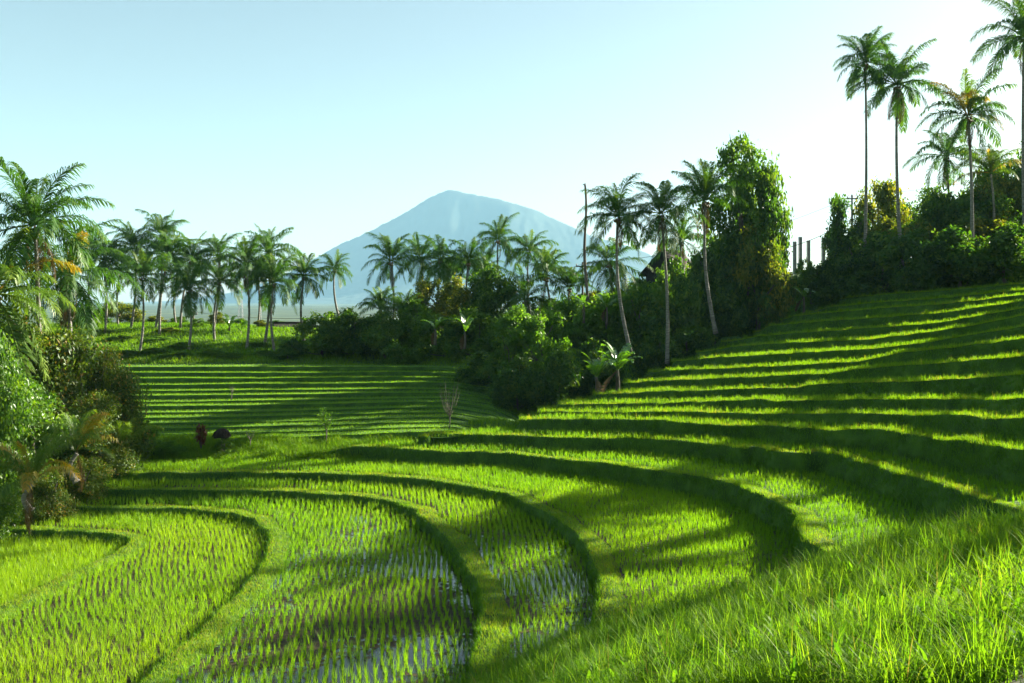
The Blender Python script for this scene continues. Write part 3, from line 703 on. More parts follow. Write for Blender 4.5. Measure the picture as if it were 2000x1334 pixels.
NORM = [1, 1, 1]
def crown_mesh(name, lobes, n, leaf, seed, per=30, spread=0.042, up=0.35, shell=3.0, mat=None, norm=True):
    """lobes (cx,cy,cz,rx,ry,rz); clumps of small leaves through each lobe's volume, thinned at random so that gaps show"""
    rs = np.random.default_rng(seed)
    lobes = np.array(lobes, float)
    wgt = (lobes[:, 3] * lobes[:, 4] + lobes[:, 3] * lobes[:, 5] + lobes[:, 4] * lobes[:, 5]); wgt /= wgt.sum()
    nc = n // per
    li = rs.choice(len(lobes), nc, p=wgt)
    d = rs.normal(0, 1, (nc, 3)); d /= np.linalg.norm(d, axis=1)[:, None]
    rad = rs.random(nc) ** (1 / shell)
    cc = lobes[li, :3] + d * lobes[li, 3:] * rad[:, None]
    idx = np.repeat(np.arange(nc), per); m = len(idx)
    pos = cc[idx] + rs.normal(0, 1, (m, 3)) * spread * np.array([1, 1, 0.75])
    nr = d[idx] * 0.5 + rs.normal(0, 0.6, (m, 3)) + np.array([0, 0, up])
    crnd = np.clip(0.5 + rs.normal(0, 0.30, nc), 0, 1)
    rn = np.clip(crnd[idx] + rs.normal(0, 0.12, m), 0, 1)
    ln = leaf * rs.uniform(0.6, 1.3, m)
    V, f, r = leaves(pos, nr, ln, ln * rs.uniform(0.4, 0.6, m), rn, rs)
    V[:, 2] = np.maximum(V[:, 2], -0.02)
    if norm:
        sx = 0.5 / np.percentile(np.hypot(V[:, 0], V[:, 1]), 96); sz = 1 / np.percentile(V[:, 2], 99.6)
        V = V * np.array([sx, sx, sz]); NORM[:] = [sx, sx, sz]
    return mesh(name, V, f, mat or M['leaf_mid'], False, {'rnd': r})

def rand_lobes(seed, n, zlo, zhi, prof, size):
    rs = np.random.default_rng(seed); out = []
    for i in range(n):
        z = zlo + (zhi - zlo) * (i + rs.random()) / n
        R0 = prof((z - zlo) / (zhi - zlo))
        a = rs.uniform(0, 6.28); rr = R0 * math.sqrt(rs.uniform(0.15, 1)) * 0.8
        s = size * rs.uniform(0.7, 1.3) * (0.5 + R0)
        out.append((rr * math.cos(a), rr * math.sin(a), z, s, s, s * rs.uniform(0.6, 0.9)))
    return out

def trunk_mesh(name, lobes, h0, r0, seed, nb=7, mat=None):
    rs = np.random.default_rng(seed); mb = MB(); top = max(l[2] for l in lobes) * 0.85
    zz = np.linspace(-0.06, top, 9); wob = np.cumsum(rs.normal(0, 0.012, (9, 2)), 0)
    pts = np.column_stack([wob, zz]); mb.tube(pts, np.linspace(r0, r0 * 0.25, 9), 7)
    for l in [lobes[i] for i in rs.permutation(len(lobes))[:nb]]:
        zs = max(h0, l[2] - rs.uniform(0.12, 0.3)); s = np.array([np.interp(zs, zz, wob[:, 0]), np.interp(zs, zz, wob[:, 1]), zs])
        e = np.array(l[:3]); m_ = s * 0.5 + e * 0.5 + np.array([0, 0, -0.02])
        mb.tube([s, m_, e, e + (e - m_) * 0.5], [r0 * 0.45, r0 * 0.32, r0 * 0.2, r0 * 0.08], 5)
    mb.v = [v * np.array(NORM) for v in mb.v]
    return mb.me(name, mat or M['bark'])

KIND = {}
dome = lambda t: 0.5 * math.sqrt(max(0.02, 1 - (t * 0.95) ** 2.2))
ball = lambda t: 0.5 * math.sqrt(max(0.03, 1 - (2 * t - 0.85) ** 2 / 1.35))
cone = lambda t: 0.5 * (0.16 + 0.84 * (1 - t) ** 0.8) * (0.75 + 0.25 * min(1, t * 5))
column = lambda t: 0.30 + 0.18 * math.sin(t * 7)
for s in range(4):
    lb = rand_lobes(400 + s, 15, 0.10, 0.85, dome, 0.20)
    KIND['bush%d' % s] = (crown_mesh('bush_foliage', lb, 11000, 0.055, 500 + s), trunk_mesh('bush_stem', lb, 0.05, 0.025, 600 + s, 6))
for s in range(3):
    lb = rand_lobes(420 + s, 17, 0.26, 0.90, ball, 0.17)
    KIND['broad%d' % s] = (crown_mesh('broad_crown', lb, 11000, 0.045, 520 + s, 24, 0.045), trunk_mesh('broad_trunk', lb, 0.18, 0.035, 620 + s, 9))
for s in range(2):
    lb = rand_lobes(440 + s, 34, 0.12, 0.96, cone, 0.135)
    KIND['tall%d' % s] = (crown_mesh('tall_crown', lb, 17000, 0.027, 540 + s, 28, 0.025), trunk_mesh('tall_trunk', lb, 0.15, 0.022, 640 + s, 14))
lb = rand_lobes(460, 13, 0.45, 0.92, ball, 0.10)
KIND['open0'] = (crown_mesh('open_crown', lb, 3600, 0.045, 560, 20, 0.035), trunk_mesh('open_trunk', lb, 0.25, 0.03, 660, 13))
for s in range(2):
    lb = rand_lobes(470 + s, 40, 0.12, 0.93, dome, 0.075)
    KIND['feather%d' % s] = (crown_mesh('feathery_foliage', lb, 15000, 0.032, 570 + s, 26, 0.022, 0.7, 2.0), trunk_mesh('feathery_stem', lb, 0.05, 0.02, 670 + s, 16))
for s in range(3):
    lb = rand_lobes(480 + s, 20, 0.08, 0.88, dome, 0.17)
    KIND['near%d' % s] = (crown_mesh('leafy_foliage', lb, 26000, 0.030, 580 + s, 22, 0.040, 0.3, 2.5), trunk_mesh('leafy_stem', lb, 0.05, 0.02, 680 + s, 14))
kind_n = {}

def tree(name, label, cat, px, top, D, wpx, kind, mat, group, base=None, trunk='trunk', crown='crown'):
    x = (px - 1000) / F * D
    zt = EYE - (top - HY) / F * D
    zb = float(land(x, D)[0]) - 0.1 if base is None else EYE - (base - HY) / F * D
    h = max(zt - zb, 0.6); wd = wpx / F * D
    o = bpy.data.objects.new(name, None); COL.objects.link(o); o.location = (x, D, zb); o.empty_display_size = 0.5
    kind_n[kind] = kind_n.get(kind, 0) + 1
    ks = sorted(k for k in KIND if k.startswith(kind)); cm, tm = KIND[ks[kind_n[kind] % len(ks)]]
    rz = random.uniform(0, 6.28)
    c = link(crown, cm, o); c.scale = (wd * random.uniform(0.95, 1.1), wd * random.uniform(0.9, 1.15), h); c.rotation_euler.z = rz; setmat(c, M[mat])
    t = link(trunk, tm, o); t.scale = c.scale; t.rotation_euler.z = rz
    tag(o, label, cat, group)
    return o

# ------------------------------------------------------------------ palms
def frond_mesh(name, L, e0, droop, seed, npair=54, lw=0.08, leaf=1.2, twist=0.0):
    rs = np.random.default_rng(seed); n = 26
    s = np.linspace(0, 1, n); ang = e0 - droop * s ** rs.uniform(1.15, 1.9) + 0.08 * np.sin(s * rs.uniform(3, 7))
    dl = L / (n - 1)
    x = np.concatenate([[0], np.cumsum(np.cos(ang[:-1]) * dl)]); z = np.concatenate([[0], np.cumsum(np.sin(ang[:-1]) * dl)])
    y = twist * s ** 2 * L * 0.2
    pts = np.column_stack([x, y, z])
    mb = MB(); mb.tube(pts, np.linspace(0.045, 0.008, n), 4, 0.8)
    T = np.gradient(pts, axis=0); T /= np.linalg.norm(T, axis=1)[:, None]
    V = []; Fq = []; Rr = []
    k = 0
    for i in range(npair):
        u = 0.16 + 0.84 * (i + rs.random() * 0.5) / npair
        p = np.array([np.interp(u, s, pts[:, j]) for j in range(3)]); t = np.array([np.interp(u, s, T[:, j]) for j in range(3)])
        side = np.array([0, 1.0, 0]); upv = np.cross(t, side); upv = -upv if upv[2] < 0 else upv
        ll = leaf * (0.45 + 0.55 * math.sin(min(1, (u - 0.1) / 0.5) * math.pi / 2)) * (1 - 0.62 * max(0, (u - 0.55) / 0.45) ** 1.5) * rs.uniform(0.85, 1.1)
        fw = 0.45 + 0.75 * u
        for sg in (-1, 1):
            d1 = side * sg * rs.uniform(0.7, 1.1) + t * fw * rs.uniform(0.8, 1.25) + upv * rs.uniform(-0.35, 0.45) ; d1 /= np.linalg.norm(d1)
            d2 = d1 + np.array([0, 0, -0.6 - 1.1 * rs.random()]); d2 /= np.linalg.norm(d2)
            a = p; b = p + d1 * ll * 0.45; c = b + d2 * ll * 0.55
            wv = np.cross(d1, upv); wv /= np.linalg.norm(wv) + 1e-9
            wv = wv * 0.8 + t * 0.35; wv *= lw / 2
            V += [a - wv * 0.5, a + wv * 0.5, b - wv, b + wv, c - wv * 0.15, c + wv * 0.15]
            Fq += [(k, k + 1, k + 3, k + 2), (k + 2, k + 3, k + 5, k + 4)]; k += 6
            Rr += [float(np.clip(0.3 + 0.4 * rs.random() + 0.3 * (u > 0.8), 0, 1))] * 6
    mb.add(np.array(V), None, Fq, np.array(Rr))
    return mb.me(name, M['frond'], False)

FR = {'spear': [], 'up': [], 'mid': [], 'flat': [], 'down': [], 'hang': []}
spec = {'spear': (82, 22), 'up': (66, 62), 'mid': (44, 86), 'flat': (18, 74), 'down': (-12, 58), 'hang': (-48, 34)}
for k, (e, d) in spec.items():
    for v in range(3):
        FR[k].append(frond_mesh('frond_' + k, 4.4 * random.uniform(0.92, 1.05), R(e + random.uniform(-6, 6)), R(d + random.uniform(-12, 12)), random.randrange(9999), twist=random.uniform(-1, 1)))
ME_COCO = None
def coco_mesh():
    mb = MB(); rs = np.random.default_rng(3)
    for i in range(9):
        a = i * 2.4; c = np.array([0.26 * math.cos(a), 0.26 * math.sin(a), -0.22 - 0.16 * (i % 3)])
        u = np.linspace(0, math.pi, 6); v = np.linspace(0, 2 * math.pi, 8, endpoint=False)
        V = [c + 0.13 * np.array([math.sin(p) * math.cos(q_), math.sin(p) * math.sin(q_), 1.15 * math.cos(p)]) for p in u for q_ in v]
        f = [(r * 8 + j, r * 8 + (j + 1) % 8, (r + 1) * 8 + (j + 1) % 8, (r + 1) * 8 + j) for r in range(5) for j in range(8)]
        mb.add(V, None, f)
    return mb.me('coconut_bunch', M['coco'])
ME_COCO = coco_mesh()

def ptrunk(p0, p1, bend, r0=0.19, r1=0.11):
    n = 22; s = np.linspace(0, 1, n)[:, None]
    p0 = np.array(p0); p1 = np.array(p1)
    pts = p0 * (1 - s) + p1 * s
    perp = np.array([(p1 - p0)[1], -(p1 - p0)[0], 0]); perp = np.array([1.0, 0.3, 0])
    pts += perp * (np.sin(s * math.pi) * bend)
    rad = np.interp(s[:, 0], [0, 0.05, 0.2, 0.95, 1], [r0 * 1.5, r0 * 1.15, r0, r1, r1 * 1.3]) * (1 + 0.05 * (np.arange(n) % 2))
    mb = MB(); mb.tube(pts, rad, 8)
    return mb.me('palm_trunk', M['trunk_palm'])

def palm(label, cx, cyy, D, basex=None, basey=None, size=1.0, n=24, mat='frond', group=None, style='normal', yellow=0.0, dry=2, bend=0.3, coco=True, name='coconut_palm', cat='palm tree', wind=0.0):
    c = P(cx, cyy, D); bxp = cx if basex is None else basex
    xb = (bxp - 1000) / F * D
    zb = float(land(xb, D)[0]) - 0.2 if basey is None else EYE - (basey - HY) / F * D
    o = bpy.data.objects.new(name, None); COL.objects.link(o); o.location = (xb, D, zb)
    top = np.array([c[0] - xb, 0, c[2] - zb])
    if top[2] > 0.8: link('trunk', ptrunk((0, 0, -0.3), top - np.array([0, 0, 0.15]), bend * random.choice([-1, 1]), 0.17 * max(0.8, size), 0.10 * max(0.8, size)), o)
    mix = {'normal': [('spear', 2), ('up', 5), ('mid', 6), ('flat', 6), ('down', 4), ('hang', 2)],
           'full': [('spear', 3), ('up', 7), ('mid', 7), ('flat', 6), ('down', 5), ('hang', 3)],
           'upright': [('spear', 4), ('up', 7), ('mid', 6), ('flat', 3), ('down', 1)],
           'young': [('spear', 2), ('up', 5), ('mid', 5), ('flat', 2)],
           'droopy': [('spear', 1), ('up', 4), ('mid', 6), ('flat', 6), ('down', 6), ('hang', 5)]}[style]
    n = int(n * 1.2); i = 0; tot = sum(q[1] for q in mix); a0 = random.uniform(0, 6.28)
    for kd, cnt in mix:
        for j in range(max(1, round(cnt * n / tot))):
            m = random.choice(FR[kd]); fr = link('frond', m, o)
            az = a0 + i * 2.39996 + random.uniform(-0.25, 0.25)
            sc = size * random.uniform(0.78, 1.2) * (0.8 if kd == 'spear' else 1)
            fr.location = top + np.array([0.10 * math.cos(az), 0.10 * math.sin(az), 0.05]) * size
            fr.rotation_euler = (random.uniform(-0.25, 0.25), random.uniform(-0.1, 0.1), az)
            fr.scale = (sc, sc, sc)
            mm = mat
            if random.random() < yellow: mm = 'frond_yellow'; fr['label'] = 'yellowing frond'
            elif mat == 'frond' and kd in ('spear',) : mm = 'frond_light'
            if mm != 'frond': setmat(fr, M[mm])
            i += 1
    for j in range(dry):
        fr = link('dry_frond', random.choice(FR['hang']), o); fr.location = top; az = random.uniform(0, 6.28)
        fr.rotation_euler = (0, R(random.uniform(15, 35)), az); sc = size * random.uniform(0.6, 0.85); fr.scale = (sc, sc * 0.6, sc); setmat(fr, M['frond_dry']); fr['label'] = 'dry brown hanging frond'
    if coco:
        k = link('coconut_bunch', ME_COCO, o); k.location = top; k.scale = (size, size, size)
    tag(o, label, cat, group)
    return o

GL = 'coconut palms on the sunny knoll at left'
GC = 'coconut palms in front of the mountain'
GM = 'tall palms at the edge of the terraces'
GR = 'tall palms on the right hilltop'
palm('big coconut palm with spreading fronds above the bushes at far left', 68, 440, 52, 60, size=1.0, n=26, style='normal', dry=3, yellow=0.0, coco=True, group='palms above the near left bushes')
palm('palm cut by the left edge with yellowing drooping fronds', -12, 575, 50, -14, size=1.05, n=26, style='droopy', yellow=0.10, mat='frond_light', group='palms above the near left bushes')
palm('second near palm just right of the big left one with hanging fronds', 128, 535, 60, 130, size=1.0, n=28, style='droopy', yellow=0.05, dry=4, group='palms above the near left bushes')
for lab, cx, cyy, bxx, byy, D, sz in [
    ('palm half hidden behind the big near left palm', 178, 492, 180, 655, 106, 0.95),
    ('knoll palm right beside the big near palm, trunk straight', 203, 508, 202, 665, 100, 1.05),
    ('knoll palm with high crown behind the second front row trunk', 264, 487, 254, 645, 104, 1.1),
    ('front row knoll palm standing on the lower slope, left trunk of the front row', 277, 540, 270, 700, 92, 1.0),
    ('tallest palm of the knoll row', 316, 462, 302, 648, 104, 1.1),
    ('knoll palm with slanted trunk leaning right under the tallest crown', 328, 500, 312, 662, 100, 1.1),
    ('knoll palm with upright fronds left of the wide sky gap', 374, 508, 352, 648, 104, 1.1),
    ('low crowned knoll palm with long dead fronds hanging on its trunk', 369, 566, 365, 694, 93, 1.05),
    ('knoll palm with two thin trunks close behind it, right of the wide gap', 427, 502, 414, 652, 104, 1.05),
    ('lower knoll palm crossing in front of a taller thin palm', 428, 550, 420, 672, 98, 0.95),
    ('straight palm alone at the middle of the knoll, trunk reaching the hedge', 481, 520, 480, 690, 94, 1.05),
    ('tall round headed palm near the right end of the knoll row', 525, 494, 516, 674, 98, 1.15),
    ('lower drooping palm in front of the round headed tall palm', 534, 552, 537, 688, 94, 1.05),
    ('palm standing by the small brick house', 594, 540, 593, 660, 98, 0.95),
    ('thin trunk at the back of the knoll with a shaded crown', 236, 520, 232, 645, 108, 0.95),
    ('small crowned palm deep behind the knoll row', 345, 540, 345, 640, 112, 0.9),
    ('slim palm behind the drooping right hand knoll palm', 503, 535, 500, 655, 110, 0.85)]:
    palm(lab, cx, cyy, D, bxx, byy, sz * 0.76, 26, group=GL, style=random.choice(['normal', 'full', 'full']), dry=3 if 'dead' in lab else 1)
palm('lone slim palm leaning left against the mountain foot', 653, 527, 110, 664, 622, 0.62, 20, group=GC, style='normal', dry=0)
for lab, cx, cyy, D, bxx, sz, st in [
    ('full headed palm at the left of the row below the peak', 763, 510, 104, 765, 0.86, 'full'),
    ('dark shaded palm just left of the bright twin palm', 822, 505, 108, 820, 0.85, 'normal'),
    ('bright palm with pale hanging fronds above an olive tree', 860, 508, 106, 862, 0.88, 'droopy'),
    ('thin crowned palm between the bright palm and the highest one', 914, 512, 104, 918, 0.80, 'normal'),
    ('highest palm of the row below the peak', 972, 468, 108, 985, 0.80, 'normal'),
    ('palm with spreading crown just right of the highest one', 1032, 490, 108, 1040, 0.78, 'normal'),
    ('palm with tall upright fronds over a short trunk', 1066, 540, 100, 1076, 0.95, 'upright'),
    ('low wide palm with long arching fronds and dark trunk', 1026, 585, 95, 1030, 0.95, 'droopy'),
    ('ragged palm just right of the bare dead trunk', 1190, 515, 96, 1197, 0.92, 'droopy'),
    ('short palm growing low in the hedge below the full headed palm', 742, 605, 96, 742, 0.68, 'young'),
    ('short bright palm beside the other short hedge palm', 786, 615, 95, 788, 0.66, 'young'),
    ('small palm low behind the bananas left of the dead trunk', 1112, 562, 102, 1114, 0.75, 'young'),
    ('pale palm half hidden behind the dark round tree', 885, 540, 112, 886, 0.70, 'young'),
    ('palm top peeping over the dark round tree', 945, 530, 112, 946, 0.7, 'young'),
    ('palm hidden behind the tall palms at the terrace edge', 1330, 470, 104, 1332, 0.95, 'normal')]:
    palm(lab, cx, cyy, D, bxx, None, sz, 22, group=GC, style=st, dry=1)
palm('tall palm with pale leaning trunk beside the banana plants', 1206, 424, 76, 1232, 684, 0.88, 24, group=GM, dry=2, bend=0.5)
palm('tall palm with pale straight trunk left of the big tree', 1291, 418, 77, 1303, 704, 0.86, 24, group=GM, dry=3, bend=0.25)
palm('tall palm pressed against the left side of the big dark tree', 1378, 392, 82, 1398, 645, 0.98, 24, group=GM, style='upright', dry=3, bend=0.5)
palm('leftmost of the very tall hilltop palms', 1690, 122, 94, 1689, 500, 0.92, 26, group=GR, style='full', dry=2, bend=0.15)
palm('very tall hilltop palm with long hanging fronds, second from left', 1752, 166, 92, 1762, 520, 1.08, 26, group=GR, style='normal', dry=3, bend=0.3)
palm('hilltop palm with wide arching fronds and yellow lower leaves', 1891, 226, 88, 1898, 520, 1.05, 24, group=GR, style='normal', yellow=0.06, dry=2, bend=0.2)
palm('shorter hilltop palm behind the wide arching one', 1848, 305, 98, 1850, 500, 0.95, 20, group=GR, style='normal', dry=1)
palm('palm cut by the top right corner', 2000, 72, 84, 2004, 520, 1.05, 26, group=GR, style='normal', dry=2, bend=0.2)
palm('short yellow green palm among the right edge shrubs', 1935, 338, 94, 1938, 470, 0.85, 18, group=GR, style='young', mat='frond_light', yellow=0.1, dry=0, coco=False)
GY = 'young palms by the left paddy corner'
palm('young stemless palm with orange yellow leaves at the left edge', 62, 940, 41, 62, 985, 0.66, 12, mat='frond_light', group=GY, style='young', yellow=0.4, dry=2, coco=False, name='young_palm')
palm('young green palm in front of the leafy bushes', 150, 880, 44.5, 150, 930, 0.58, 11, mat='frond_light', group=GY, style='young', yellow=0.2, dry=1, coco=False, name='young_palm')
palm('small young palm with one orange frond at the corner of the far field', 238, 870, 51, 238, 890, 0.5, 8, mat='frond_light', group=GY, style='young', yellow=0.35, dry=0, coco=False, name='young_palm')

# ------------------------------------------------------------------ trees and shrubs
GH_ = 'shrubs of the hedge across the valley'
hedge = [
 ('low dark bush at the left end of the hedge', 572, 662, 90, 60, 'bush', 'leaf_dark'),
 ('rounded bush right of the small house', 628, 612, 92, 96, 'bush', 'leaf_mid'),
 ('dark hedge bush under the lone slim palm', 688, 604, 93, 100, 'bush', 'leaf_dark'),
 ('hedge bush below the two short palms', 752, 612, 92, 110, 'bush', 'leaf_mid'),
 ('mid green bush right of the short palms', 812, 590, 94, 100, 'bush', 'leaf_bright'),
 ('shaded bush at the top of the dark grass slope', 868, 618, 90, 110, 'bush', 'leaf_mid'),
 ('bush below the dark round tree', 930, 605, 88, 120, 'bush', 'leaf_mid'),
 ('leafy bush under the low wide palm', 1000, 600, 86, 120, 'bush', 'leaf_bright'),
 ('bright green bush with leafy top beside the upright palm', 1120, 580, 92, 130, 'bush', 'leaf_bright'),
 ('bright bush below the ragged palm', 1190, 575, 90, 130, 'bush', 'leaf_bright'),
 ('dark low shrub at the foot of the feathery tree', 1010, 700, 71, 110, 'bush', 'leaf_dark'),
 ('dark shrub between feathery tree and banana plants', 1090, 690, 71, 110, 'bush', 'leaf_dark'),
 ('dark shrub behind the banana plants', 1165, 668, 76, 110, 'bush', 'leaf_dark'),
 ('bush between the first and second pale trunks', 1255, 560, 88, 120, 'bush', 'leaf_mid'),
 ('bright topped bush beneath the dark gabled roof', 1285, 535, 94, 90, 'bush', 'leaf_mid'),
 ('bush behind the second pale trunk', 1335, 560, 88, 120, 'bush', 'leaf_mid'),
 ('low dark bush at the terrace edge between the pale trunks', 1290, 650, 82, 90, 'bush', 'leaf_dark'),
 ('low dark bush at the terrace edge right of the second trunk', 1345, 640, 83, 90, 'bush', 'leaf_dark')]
for lab, x, t, D, wd, k, m in hedge: tree('hedge_shrub', lab, 'shrub', x, t, D, wd, k, m, GH_, None, 'stem', 'foliage')
tree('feathery_tree', 'bright feathery shrub catching the sun in the middle of the valley', 'shrub', 1058, 612, 76, 165, 'feather', 'leaf_bright', 'feathery valley shrubs', None, 'stem', 'foliage')
tree('feathery_tree', 'loose feathery shrub left of the brightest feathery one', 'shrub', 990, 655, 75, 110, 'feather', 'leaf_mid', 'feathery valley shrubs', None, 'stem', 'foliage')
for lab, x, t, D, wd, k, m in [
 ('mid green bush behind the bananas, left of the dead trunk', 1085, 585, 104, 110, 'bush', 'leaf_mid'),
 ('olive bush far behind the ragged palm', 1160, 570, 108, 120, 'bush', 'leaf_olive'),
 ('bush far behind the first pale trunk', 1240, 545, 106, 120, 'bush', 'leaf_bright'),
 ('dark shrub at the left foot of the feathery trees', 955, 690, 77, 110, 'bush', 'leaf_dark'),
 ('low shrub on the shaded slope under the hedge', 780, 672, 87, 90, 'bush', 'leaf_mid'),
 ('leafy bush hiding the gabled roof from below', 1318, 508, 98, 120, 'bush', 'leaf_mid')]: tree('hedge_shrub', lab, 'shrub', x, t, D, wd, k, m, GH_, None, 'stem', 'foliage')
GT = 'broadleaf trees behind the hedge'
for lab, x, t, D, wd, k, m in [
 ('olive green tree below the bright hanging palm', 850, 548, 100, 90, 'broad', 'leaf_olive'),
 ('yellowish tree left of the dark round tree', 902, 545, 98, 90, 'broad', 'leaf_olive'),
 ('dark round tree in the middle of the hedge', 955, 523, 96, 115, 'broad', 'leaf_dark')]:
    tree('broadleaf_tree', lab, 'tree', x, t, D, wd, k, m, GT)
GB = 'trees and shrubs on the right ridge'
for lab, x, t, D, wd, k, m in [
 ('tallest dark broadleaf tree with pointed top right of the three pale palms', 1444, 276, 92, 165, 'tall', 'leaf_mid'),
 ('bushy tree forming the right shoulder of the tallest tree', 1484, 322, 93, 118, 'broad', 'leaf_mid'),
 ('dark tree filling the gap behind the third pale palm', 1405, 440, 92, 150, 'broad', 'leaf_dark'),
 ('yellow green tree at the lower right of the tallest tree', 1478, 445, 91, 120, 'broad', 'leaf_olive'),
 ('open branched tree with see through crown beside the concrete pillars', 1643, 382, 99, 96, 'open', 'leaf_dark'),
 ('sunlit yellow green tree behind the leftmost tall palm trunk', 1716, 356, 104, 100, 'broad', 'leaf_olive'),
 ('distant dark round tree between the tall palm trunks', 1800, 370, 116, 130, 'broad', 'leaf_dark'),
 ('yellow green tree below the shorter hilltop palm', 1868, 390, 100, 110, 'broad', 'leaf_olive'),
 ('olive tree at the right behind the short palm', 1950, 345, 98, 120, 'broad', 'leaf_olive'),
 ('dark tree between the second tall trunk and the shorter hilltop palm', 1822, 372, 99, 130, 'broad', 'leaf_mid'),
 ('green tree behind the arching hilltop palm', 1908, 372, 97, 140, 'broad', 'leaf_mid'),
 ('tall green tree left of the tree cut by the right edge', 1962, 318, 101, 150, 'broad', 'leaf_mid'),
 ('dark tree cut by the right edge', 2005, 280, 102, 120, 'broad', 'leaf_dark')]:
    tree('broadleaf_tree', lab, 'tree', x, t, D, wd, k, m, GB)
for lab, x, t, D, wd, k, m in [
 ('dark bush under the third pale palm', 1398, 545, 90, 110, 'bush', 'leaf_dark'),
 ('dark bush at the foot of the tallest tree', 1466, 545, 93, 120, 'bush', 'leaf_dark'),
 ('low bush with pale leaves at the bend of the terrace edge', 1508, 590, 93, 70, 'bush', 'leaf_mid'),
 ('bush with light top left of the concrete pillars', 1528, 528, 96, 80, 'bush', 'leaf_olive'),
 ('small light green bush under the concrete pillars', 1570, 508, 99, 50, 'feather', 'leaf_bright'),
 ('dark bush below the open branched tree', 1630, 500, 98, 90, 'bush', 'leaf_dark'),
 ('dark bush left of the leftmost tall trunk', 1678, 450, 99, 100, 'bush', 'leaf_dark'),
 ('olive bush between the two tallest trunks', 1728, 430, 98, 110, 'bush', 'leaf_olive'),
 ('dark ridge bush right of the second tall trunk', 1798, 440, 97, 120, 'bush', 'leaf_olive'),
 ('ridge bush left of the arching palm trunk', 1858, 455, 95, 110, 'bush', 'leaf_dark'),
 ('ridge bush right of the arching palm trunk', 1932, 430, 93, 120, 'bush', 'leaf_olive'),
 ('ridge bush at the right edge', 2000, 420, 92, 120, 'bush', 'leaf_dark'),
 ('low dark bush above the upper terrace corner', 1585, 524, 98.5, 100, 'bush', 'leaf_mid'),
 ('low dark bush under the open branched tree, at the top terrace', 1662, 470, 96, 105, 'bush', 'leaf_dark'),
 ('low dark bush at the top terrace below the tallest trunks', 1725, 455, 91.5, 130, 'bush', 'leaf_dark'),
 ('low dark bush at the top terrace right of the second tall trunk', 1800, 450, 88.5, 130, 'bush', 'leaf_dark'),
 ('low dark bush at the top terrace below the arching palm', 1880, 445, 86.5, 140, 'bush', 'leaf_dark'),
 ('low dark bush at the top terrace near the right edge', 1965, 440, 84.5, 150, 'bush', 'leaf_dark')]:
    tree('ridge_shrub', lab, 'shrub', x, t, D, wd, k, m, GB, None, 'stem', 'foliage')
GN = 'leafy bushes at the near left'
for lab, x, t, D, wd, k, m in [
 ('large leafy bush under the big left palm', 40, 632, 51, 230, 'near', 'leaf_near'),
 ('large leafy bush reaching right toward the far field', 150, 650, 53, 210, 'near', 'leaf_near'),
 ('bush with drooping tips overhanging the far field', 210, 685, 54, 130, 'near', 'leaf_near'),
 ('dark leafy bush behind the orange young palm', 70, 745, 47.5, 220, 'near', 'leaf_mid'),
 ('dark leafy bush behind the young green palm', 185, 770, 51, 150, 'near', 'leaf_near'),
 ('leafy bush cut by the left edge', -15, 655, 45, 170, 'near', 'leaf_mid'),
 ('round bush at the right foot of the near left bushes', 226, 815, 53, 70, 'near', 'leaf_near'),
 ('low creeping bush at the paddy corner', 165, 895, 48, 110, 'near', 'leaf_near'),
 ('low creeping bush below the orange young palm', 95, 930, 44.5, 110, 'near', 'leaf_near'),
 ('low bush at the left edge beside the paddies', 5, 945, 42.5, 130, 'near', 'leaf_mid')]:
    tree('leafy_bush', lab, 'bush', x, t, D, wd, k, m, GN, None, 'stem', 'foliage')
GK = 'small bushes on the sunny knoll'
